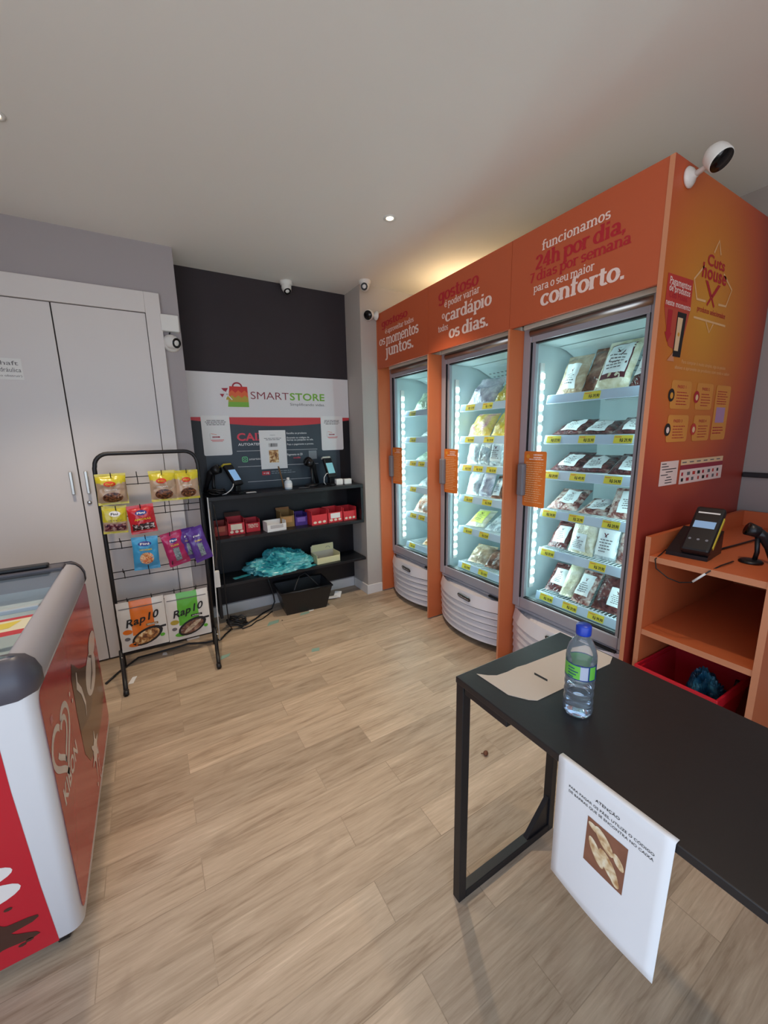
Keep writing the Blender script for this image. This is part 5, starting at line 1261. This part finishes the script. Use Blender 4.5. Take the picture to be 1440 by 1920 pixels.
st.build('lid_strip', l2)['label'] = 'red and cream strip on the glass lid'
# decals
M_kred = mat('decal_red', '#c41f2d', 0.2, coat=0.1); M_kbr = mat('decal_chocolate', '#4a2c22', 0.25, coat=0.1); M_kbr2 = mat('decal_milk_chocolate', '#7a4f30', 0.25, coat=0.1); M_kcr = mat('decal_cream', '#efe3da', 0.25)
Sx = X @ FXp(CX1 + 0.0008)
g = MB(); g.poly(rrect(1.210, 0.085, 2.140, 0.778, 0.03), M_kred, Sx); dcl = g.build('side_decal', cf)
g = MB()
# heart-shaped double swirl and lettering
def heart(sx, sz, cx, cy, a, b):
    P_ = []
    for i in range(a, b):
        t = 2 * PI * i / 60
        P_.append((cx + sx * 0.9 * math.sin(t) ** 3, cy + sz * (0.8125 * math.cos(t) - 0.3125 * math.cos(2 * t) - 0.125 * math.cos(3 * t) - 0.06 * math.cos(4 * t))))
    return P_
g.stroke(heart(0.130, 0.098, 1.335, 0.548, 5, 57), 0.019, M_kcr, Sx, 0.0005)
g.stroke(heart(0.078, 0.062, 1.335, 0.552, 4, 44), 0.017, M_kcr, Sx, 0.0005)
g.text('KIBON', 1.245, 1.470, 0.410, 0.048, M_kcr, Sx, 0.0005, 0.03, 'K')
g.rect(1.262, 0.650, 1.285, 0.672, mat('decal_pink', '#d87a80', 0.3), Sx, 0.0005)
g.build('emblem', dcl)['label'] = 'cream heart emblem and lettering'
g = MB()
g.poly([(1.56, 0.20 + 0.13), (1.62, 0.255), (1.75, 0.215), (1.90, 0.205), (2.02, 0.215), (2.10, 0.235), (2.115, 0.30), (2.08, 0.44), (1.95, 0.48), (1.80, 0.47), (1.68, 0.50), (1.60, 0.62), (1.565, 0.60), (1.55, 0.50)], M_kbr2, Sx, 0.0005)
g.poly([(1.555, 0.42), (1.75, 0.36), (1.95, 0.42), (1.85, 0.52), (1.70, 0.58), (1.60, 0.655), (1.56, 0.62)], M_kbr, Sx, 0.0008)
g.poly(arc(1.90, 0.46, 0.135, 0, 2 * PI, 26, 0.075)[:-1], M_kcr, Sx, 0.0011); g.poly(arc(2.02, 0.53, 0.10, 0, 2 * PI, 22, 0.045)[:-1], M_kcr, Sx, 0.0013)
g.stroke([(1.83, 0.42), (1.92, 0.45), (1.96, 0.50), (1.90, 0.53)], [0.008, 0.02, 0.02, 0.008], M_kbr, Sx, 0.0016)
g.stroke([(1.64, 0.60), (1.62, 0.56), (1.67, 0.51), (1.70, 0.44), (1.68, 0.40)], [0.012, 0.034, 0.026, 0.020, 0.004], M_kcr, Sx, 0.0014)
rd = random.Random(5); c0 = (1.72, 0.225)
sp_ = []
for i in range(80):
    a = 2 * PI * i / 80; r = 0.046 + 0.040 * max(0, math.sin(6 * a + 0.5)) ** 2; sp_.append((c0[0] + r * math.cos(a), c0[1] + r * 0.8 * math.sin(a)))
g.poly(sp_, M_kcr, Sx, 0.0012)
for (u, v, l_) in ((1.69, 0.18, 0.06), (1.745, 0.17, 0.08), (1.77, 0.20, 0.05)): g.stroke([(u, v), (u - 0.01, v - l_)], [0.008, 0.002], M_kcr, Sx, 0.0012)
for (u, v) in ((1.50, 0.60), (1.52, 0.565), (1.73, 0.10), (1.66, 0.12), (1.78, 0.09)): g.poly(arc(u, v, 0.008, 0, 2 * PI, 8)[:-1], M_kcr, Sx, 0.0012)
g.build('ice_cream_print', dcl)
Sf = X @ FYm(CY0 - 0.0008)
g = MB(); g.poly([(CX0 + 0.06, 0.055), (-0.360, 0.055), (-0.372, 0.25), (-0.385, 0.55), (-0.388, 0.72), (CX0 + 0.06, 0.72)], M_kred, Sf); dcf = g.build('front_decal', cf)
g = MB()
g.poly(arc(-0.50, 0.335, 0.085, 0, 2 * PI, 24, 0.028)[:-1], M_kcr, Sf, 0.0005); g.poly(arc(-0.515, 0.278, 0.108, 0, 2 * PI, 24, 0.034)[:-1], M_kcr, Sf, 0.0007)
sp_ = []
for i in range(90):
    a = 2 * PI * i / 90; r = 0.098 + 0.040 * max(0, math.sin(5.5 * a + 0.8)) ** 3 + 0.03 * max(0, math.cos(3.2 * a)) ** 4; sp_.append((-0.545 + r * math.cos(a), 0.155 + r * 0.66 * math.sin(a)))
g.poly(sp_, M_kbr, Sf, 0.0009)
for (u, v) in ((-0.43, 0.10), (-0.415, 0.105), (-0.44, 0.225)): g.poly(arc(u, v, 0.009, 0, 2 * PI, 8, 0.005)[:-1], M_kbr, Sf, 0.0009)
g.build('ice_cream_print', dcf)
for (x, y) in ((CX1 - 0.055, CY0 + 0.05), (CX1 - 0.055, CY1 - 0.06), (CX0 + 0.06, CY0 + 0.05), (CX0 + 0.06, CY1 - 0.06)):
    MB().tube([(x - 0.012, y, 0.022), (x + 0.012, y, 0.022)], 0.0215, M_blackpl, 14, xf=X).box((x - 0.016, y - 0.012, 0.03), (x + 0.016, y + 0.012, 0.05), M_blackpl, 0, X).build('caster', cf)

# ------------------------------------------------------------------ orange payment counter right of the freezers
kk = thing('orange_counter', 'orange open-shelved counter beside the end panel holding the payment terminal', 'counter', (1.74, 0.60, 0))
X = Matrix.Translation((-1.74, -0.60, 0)); kx0, kx1 = 1.738, 2.715
def board(name, a, b, front=True):
    m_ = MB().box(a, b, M_orange2, 0, X)
    m_.box((a[0] - 0.0015, a[1], a[2]), (a[0] - 0.0002, b[1], b[2]), M_edge, 0, X)
    return m_.build(name, kk)
board('side_board', (kx0, 0.782, 0), (kx1, 0.802, 0.965)); board('side_board', (kx0, 0.395, 0), (kx1, 0.415, 0.965))
board('shelf', (kx0 + 0.004, 0.4155, 0.862), (kx1 - 0.02, 0.7815, 0.886)); board('shelf', (kx0 + 0.004, 0.4155, 0.535), (kx1 - 0.02, 0.7815, 0.559)); board('shelf', (kx0 + 0.02, 0.4155, 0.128), (kx1 - 0.02, 0.7815, 0.148))
MB().box((kx1 - 0.018, 0.4155, 0.0), (kx1, 0.7815, 0.965), M_orange2, 0, X).build('back_panel', kk)
# payment terminal on black stand
pt = thing('card_terminal', 'large black card terminal with yellow edge on the orange counter', 'card terminal', (1.895, 0.680, 0.886), (0, 0, -PI/2 + 0.10))
MB().add([(-0.085, -0.07, 0), (0.055, -0.07, 0), (0.055, 0.11, 0), (-0.085, 0.11, 0), (-0.085, -0.07, 0.016), (0.055, -0.07, 0.016), (0.055, 0.11, 0.095), (-0.085, 0.11, 0.095)], [(3, 2, 1, 0), (4, 5, 6, 7), (0, 1, 5, 4), (1, 2, 6, 5), (2, 3, 7, 6), (3, 0, 4, 7)], M_blackpl).build('stand', pt)
XP = Matrix.Translation((0.012, -0.066, 0.018)) @ Matrix.Rotation(-D(46), 4, 'X') @ Matrix.Translation((0, -0.02, 0)) @ Matrix.Scale(1.15, 4)
hs_ = MB().box((-0.042, -0.010, 0.0), (0.042, 0.022, 0.195), M_blackpl, 0.009, XP).build('handset', pt)
MB().rect(-0.030, 0.098, 0.031, 0.128, mat('terminal_display', '#7d9ab8', 0.2, emit='#7f9fc0', es=0.45), XP @ FYm(-0.0104)).build('display', hs_)
kb = MB()
for u in (-0.024, 0.0, 0.024): kb.poly(arc(u, 0.048, 0.0045, 0, 2 * PI, 8)[:-1], M_greypl, XP @ FYm(-0.0106))
kb.rect(-0.030, 0.162, 0.032, 0.168, M_whitepl, XP @ FYm(-0.0106)); kb.build('buttons', hs_)
MB().box((0.0415, 0.004, 0.03), (0.0445, 0.016, 0.16), M_yel, 0.001, XP).build('yellow_edge', hs_)
MB().box((-0.034, 0.002, 0.192), (0.034, 0.014, 0.200), M_steel, 0.002, XP).build('paper_slot', hs_)
scn = scanner('black barcode scanner standing on the orange counter beside terminal', (1.955, 0.525, 0.886), -PI/2 - 0.9, 0.72)
o = MB().tube([(1.835, 0.765, 0.900), (1.728, 0.755, 0.880), (1.722, 0.745, 0.845), (1.722, 0.70, 0.818), (1.722, 0.66, 0.812), (1.722, 0.62, 0.825), (1.735, 0.575, 0.880), (1.80, 0.565, 0.892), (1.90, 0.56, 0.892)], 0.0025, M_blackpl, 6).build('terminal_cable'); tag(o, 'thin dark cable drooping in front of the orange counter', 'cable')
o = MB().tube([(1.724, 0.618, 0.828), (1.732, 0.585, 0.868)], 0.0042, M_whitepl, 8).build('cable_sleeve'); tag(o, 'white sleeve on the drooping cable at the orange counter', 'cable sleeve')
o = MB().tube([(1.99, 0.66, 0.892), (2.15, 0.645, 0.892), (2.32, 0.63, 0.893), (2.50, 0.60, 0.90), (2.60, 0.575, 0.94), (2.69, 0.57, 0.972), (2.745, 0.57, 0.95)], 0.004, M_blackpl, 6).build('terminal_cable'); tag(o, 'black cable running from the terminal to the right wall', 'cable')
# red basket with blue bag
rb = thing('shopping_basket', 'red plastic shopping basket at the bottom of the orange counter', 'basket', (1.882, 0.632, 0.150), (0, 0.03, 0))
M_rbk = mat('basket_red', '#cf1f2f', 0.35)
s = MB(); basket_shell(s, 0.28, 0.22, 0.345, 0.278, 0.235, M_rbk); s.build('body', rb)
MB().box((-0.184, -0.147, 0.205), (0.184, -0.138, 0.252), M_rbk, 0.004).box((-0.184, 0.138, 0.205), (0.184, 0.147, 0.252), M_rbk, 0.004).box((-0.186, -0.147, 0.205), (-0.176, 0.147, 0.252), M_rbk, 0.004).box((0.176, -0.147, 0.205), (0.186, 0.147, 0.252), M_rbk, 0.004).build('rim', rb)
MB().tube([(0.06, -0.130, 0.245), (0.06, -0.120, 0.16), (0.06, -0.10, 0.05)], 0.008, M_blackpl, 8).build('handle', rb)
M_blueb = ramp_noise('dark_blue_bag', ['#0f3550', '#1d5f80', '#4f9ab0'], 9, 0.3, 3, 1.0)
crumple('plastic_bag', 'dark blue plastic bag lying in the red basket', (1.90, 0.585, 0.160), 0.095, 0.065, 0.190, M_blueb, 4.2, amp=0.35)

# ------------------------------------------------------------------ black table
TX, TY, TZ, TD = 0.652, 0.735, 0.75, 0.450
tb = thing('black_table', 'black steel-framed table in the right foreground', 'table', (TX, TY, 0))
TL = 1.30
MB().box((0, -TL, -0.018), (TD, 0, 0), M_table, 0.002, Matrix.Translation((0, 0, TZ))).build('tabletop', tb)
q = 0.028
for yy in (-q, -TL):
    f = MB(); a, b = yy, yy + q
    for (xx) in (0.003, TD - q - 0.003):
        MB().box((xx, a, 0.0), (xx + q, b, TZ - 0.018), M_blackm, 0.002).build('leg', tb)
    MB().box((0.003 + q, a, 0.0), (TD - q - 0.003, b, q), M_blackm, 0.002).build('foot_bar', tb)
    MB().box((0.003 + q, a, TZ - 0.018 - q), (TD - q - 0.003, b, TZ - 0.0182), M_blackm, 0.002).build('top_bar', tb)
    MB().prism([(TD - q - 0.003, q), (TD - q - 0.11, q), (TD - q - 0.003, q + 0.11)], -b + 0.006, -a - 0.006, M_blackm, FYm(0)).build('gusset', tb)
MB().box((0.006, -0.175, TZ - 0.040), (0.030, -q - 0.001, TZ - 0.0185), M_blackm, 0.002).build('support_bar', tb)
# hanging notice
nt = thing('hanging_notice', 'white paper notice with bread photo hanging from the table edge', 'notice', (TX - 0.004, 0.311, 0.48))
s = MB(); vs, fs = [], []; nu, nv = 12, 16
def hp(u, v, off=0.0):
    # u 0..1 left(far) to right(near), v 0..1 bottom to top ; facing -x
    y = 0.104 - 0.208 * u; z = -0.012 + 0.284 * v + 0.012 * u * (1 - v) * 0.4
    bx = -0.010 * (1 - v) ** 1.5 * math.sin(PI * u) - 0.018 * (1 - v) * (u ** 2) * 0.8
    return (bx - off, y, z)
for j in range(nv + 1):
    for i in range(nu + 1): vs.append(hp(i / nu, j / nv))
for i in range(nu + 1): vs.append((0.012, 0.104 - 0.208 * i / nu, 0.2722))
for i in range(nu + 1): vs.append((0.003, 0.104 - 0.208 * i / nu, 0.2735))
for j in range(nv):
    for i in range(nu): fs.append((j * (nu + 1) + i, j * (nu + 1) + i + 1, (j + 1) * (nu + 1) + i + 1, (j + 1) * (nu + 1) + i))
b0, b1, b2 = nv * (nu + 1), (nv + 1) * (nu + 1), (nv + 2) * (nu + 1)
for i in range(nu): fs += [(b0 + i, b0 + i + 1, b2 + i + 1, b2 + i), (b2 + i, b2 + i + 1, b1 + i + 1, b1 + i)]
s.add(vs, fs, M_paper, True); sh = s.build('sheet', nt)
md = sh.modifiers.new('thickness', 'SOLIDIFY'); md.thickness = 0.0008; md.offset = 1
s = MB(); f = lambda u, v: hp(u, v, 0.0016)
s.text('ATENÇÃO', 0.385, 0.60, 0.875, 0.020, M_ink, None, 0, 0.008, 'T', 0, f)
s.text('PARA PAGAR OS PÃES, UTILIZE O CÓDIGO', 0.13, 0.88, 0.825, 0.018, M_ink, None, 0, 0.006, 'P', 0, f)
s.text('DE BARRAS QUE SE ENCONTRA NO CAIXA', 0.13, 0.88, 0.788, 0.018, M_ink, None, 0, 0.006, 'P', 0, f)
s.build('lettering', nt)
s = MB(); n = 8
vs = [hp(0.335 + 0.36 * i / n, 0.385 + 0.345 * j / n, 0.0014) for j in range(n + 1) for i in range(n + 1)]
s.add(vs, [(j * (n + 1) + i, j * (n + 1) + i + 1, (j + 1) * (n + 1) + i + 1, (j + 1) * (n + 1) + i) for j in range(n) for i in range(n)], mat('photo_brown', '#8a5a44', 0.5, var=0.4, vscale=30))
M_loaf = ramp_noise('photo_loaf', ['#b98a5a', '#e2c79c', '#f3e4c6'], 60, 0.5, 2, 0.3, 0.35, 0.65)
def loaf(cu, cv, a, ru, rv, m_, off):
    P_ = [hp(cu + ru * math.cos(t) * math.cos(a) - rv * math.sin(t) * math.sin(a), cv + (ru * math.cos(t) * math.sin(a) + rv * math.sin(t) * math.cos(a)) * 0.72, off) for t in [2 * PI * i / 18 for i in range(18)]]
    s.add(P_, [tuple(range(18))], m_)
loaf(0.56, 0.50, -0.9, 0.135, 0.055, M_loaf, 0.0018); loaf(0.445, 0.52, -1.0, 0.13, 0.045, M_loaf, 0.0020); loaf(0.50, 0.645, -0.8, 0.12, 0.05, M_loaf, 0.0022); loaf(0.625, 0.44, -1.0, 0.06, 0.035, M_loaf, 0.0021); loaf(0.40, 0.68, -0.4, 0.055, 0.03, M_loaf, 0.0020); loaf(0.635, 0.585, -0.9, 0.07, 0.035, M_loaf, 0.0019)
s.build('photo', nt)['label'] = 'small printed photograph of bread rolls'
# sheet on the table
PTS = [(0.706, 0.711), (0.726, 0.690), (0.747, 0.676), (0.784, 0.672), (0.824, 0.673), (0.854, 0.668), (1.021, 0.658), (1.09, 0.640), (1.094, 0.603), (1.094, 0.559), (1.055, 0.544), (0.989, 0.547), (0.836, 0.546), (0.753, 0.550), (0.737, 0.563), (0.710, 0.603)]
sh = thing('paper_sheet', 'loose cream paper sheet with black mark lying on the black table', 'paper', (0.9, 0.6, 0.7505))
M_kraft = mat('cream_paper', '#d9c9b8', 0.8, var=0.04, vscale=10)
s = MB(); s.prism([(p[0] - 0.9, p[1] - 0.6) for p in PTS], 0.0, 0.0012, M_kraft); s.build('sheet', sh)
s = MB().poly([(-0.066, 0.024), (-0.058, 0.030), (-0.055, -0.010), (-0.063, -0.015)][::-1], M_ink, None, 0.0016); s.build('black_mark', sh)
# water bottle
wb = thing('water_bottle', 'clear plastic water bottle with blue cap on the black table', 'bottle', (0.803, 0.478, 0.7505), (0, 0, -1.03))
def real_glass(name, col, ior, rough=0.02):
    m = bpy.data.materials.new(name); m.use_nodes = True; b = m.node_tree.nodes['Principled BSDF']
    b.inputs['Base Color'].default_value = (*lin(col), 1); b.inputs['Transmission Weight'].default_value = 1.0; b.inputs['IOR'].default_value = ior; b.inputs['Roughness'].default_value = rough
    return m
prof = [(0.020, 0.0025), (0.029, 0.0), (0.032, 0.006), (0.0325, 0.018)]
for i in range(16):
    z = 0.022 + i * 0.0042; prof.append((0.0322 - 0.0016 * (0.5 + 0.5 * math.cos(i * 1.25)), z))
prof += [(0.0325, 0.092), (0.0315, 0.097), (0.0315, 0.132), (0.0328, 0.137), (0.0320, 0.150), (0.028, 0.167), (0.020, 0.183), (0.0145, 0.190), (0.0135, 0.194), (0.0135, 0.200)]
inner = [(max(0.001, r - 0.0012), z + (0.0012 if i < 2 else 0)) for i, (r, z) in enumerate(prof)]
M_pet = glass_thin('bottle_plastic', (0.95, 0.97, 1.0), 1.3, 0.14)
MB().lathe(prof, M_pet, 36, cap=False).build('body', wb)
M_water = real_glass('water', '#eef6fb', 1.33, 0.0)
wl = [(r - 0.0016, z + 0.001) for (r, z) in prof if z < 0.060]
MB().lathe([(0.001, 0.0035)] + wl + [(0.001, wl[-1][1])], M_water, 36, cap=False).build('water', wb)
MB().lathe([(0.0140, 0.196), (0.0160, 0.1962), (0.0163, 0.199), (0.0163, 0.216), (0.0150, 0.2185), (0.001, 0.219)], mat('cap_blue', '#1c3fb0', 0.35), 36).build('cap', wb)
lb = MB()
M_lgreen = mat('label_green', '#6fc24a', 0.4); M_lnavy = mat('label_navy', '#1d3d78', 0.4); M_lgrey = mat('label_grey', '#b9bfd0', 0.4)
NS = 60
for i in range(NS):
    t0, t1 = 2 * PI * i / NS, 2 * PI * (i + 1) / NS
    d = math.degrees((t0 + t1) / 2 + PI/2) % 360      # 0 = local -y
    m_ = M_lgreen
    if 2 < d < 28: m_ = M_lgrey
    elif 28 <= d < 38 or 66 < d < 100: m_ = M_lnavy
    r_ = 0.0324
    lb.add([(r_ * math.cos(t0), r_ * math.sin(t0), 0.098), (r_ * math.cos(t1), r_ * math.sin(t1), 0.098), (r_ * math.cos(t1), r_ * math.sin(t1), 0.131), (r_ * math.cos(t0), r_ * math.sin(t0), 0.131)], [(0, 1, 2, 3)], m_, True)
for z0_, z1_ in ((0.096, 0.0985), (0.1305, 0.133)):
    lb.lathe([(0.0325, z0_), (0.0325, z1_)], M_lnavy, 48, cap=False)
def cyl(u, v): t = u / 0.0328; return (0.0328 * math.sin(t), -0.0328 * math.cos(t), v)
for i, (a_, b_) in enumerate(((-0.028, -0.012), (-0.028, -0.004), (-0.028, -0.008), (-0.028, -0.014))):      # rows of small print
    for k in range(8):
        ua, ub = a_ + (b_ - a_) * k / 8, a_ + (b_ - a_) * (k + 0.8) / 8; v_ = 0.124 - i * 0.007
        lb.add([cyl(ua, v_ - 0.0028), cyl(ub, v_ - 0.0028), cyl(ub, v_), cyl(ua, v_)], [(0, 1, 2, 3)], M_lnavy)
lb.build('label', wb)
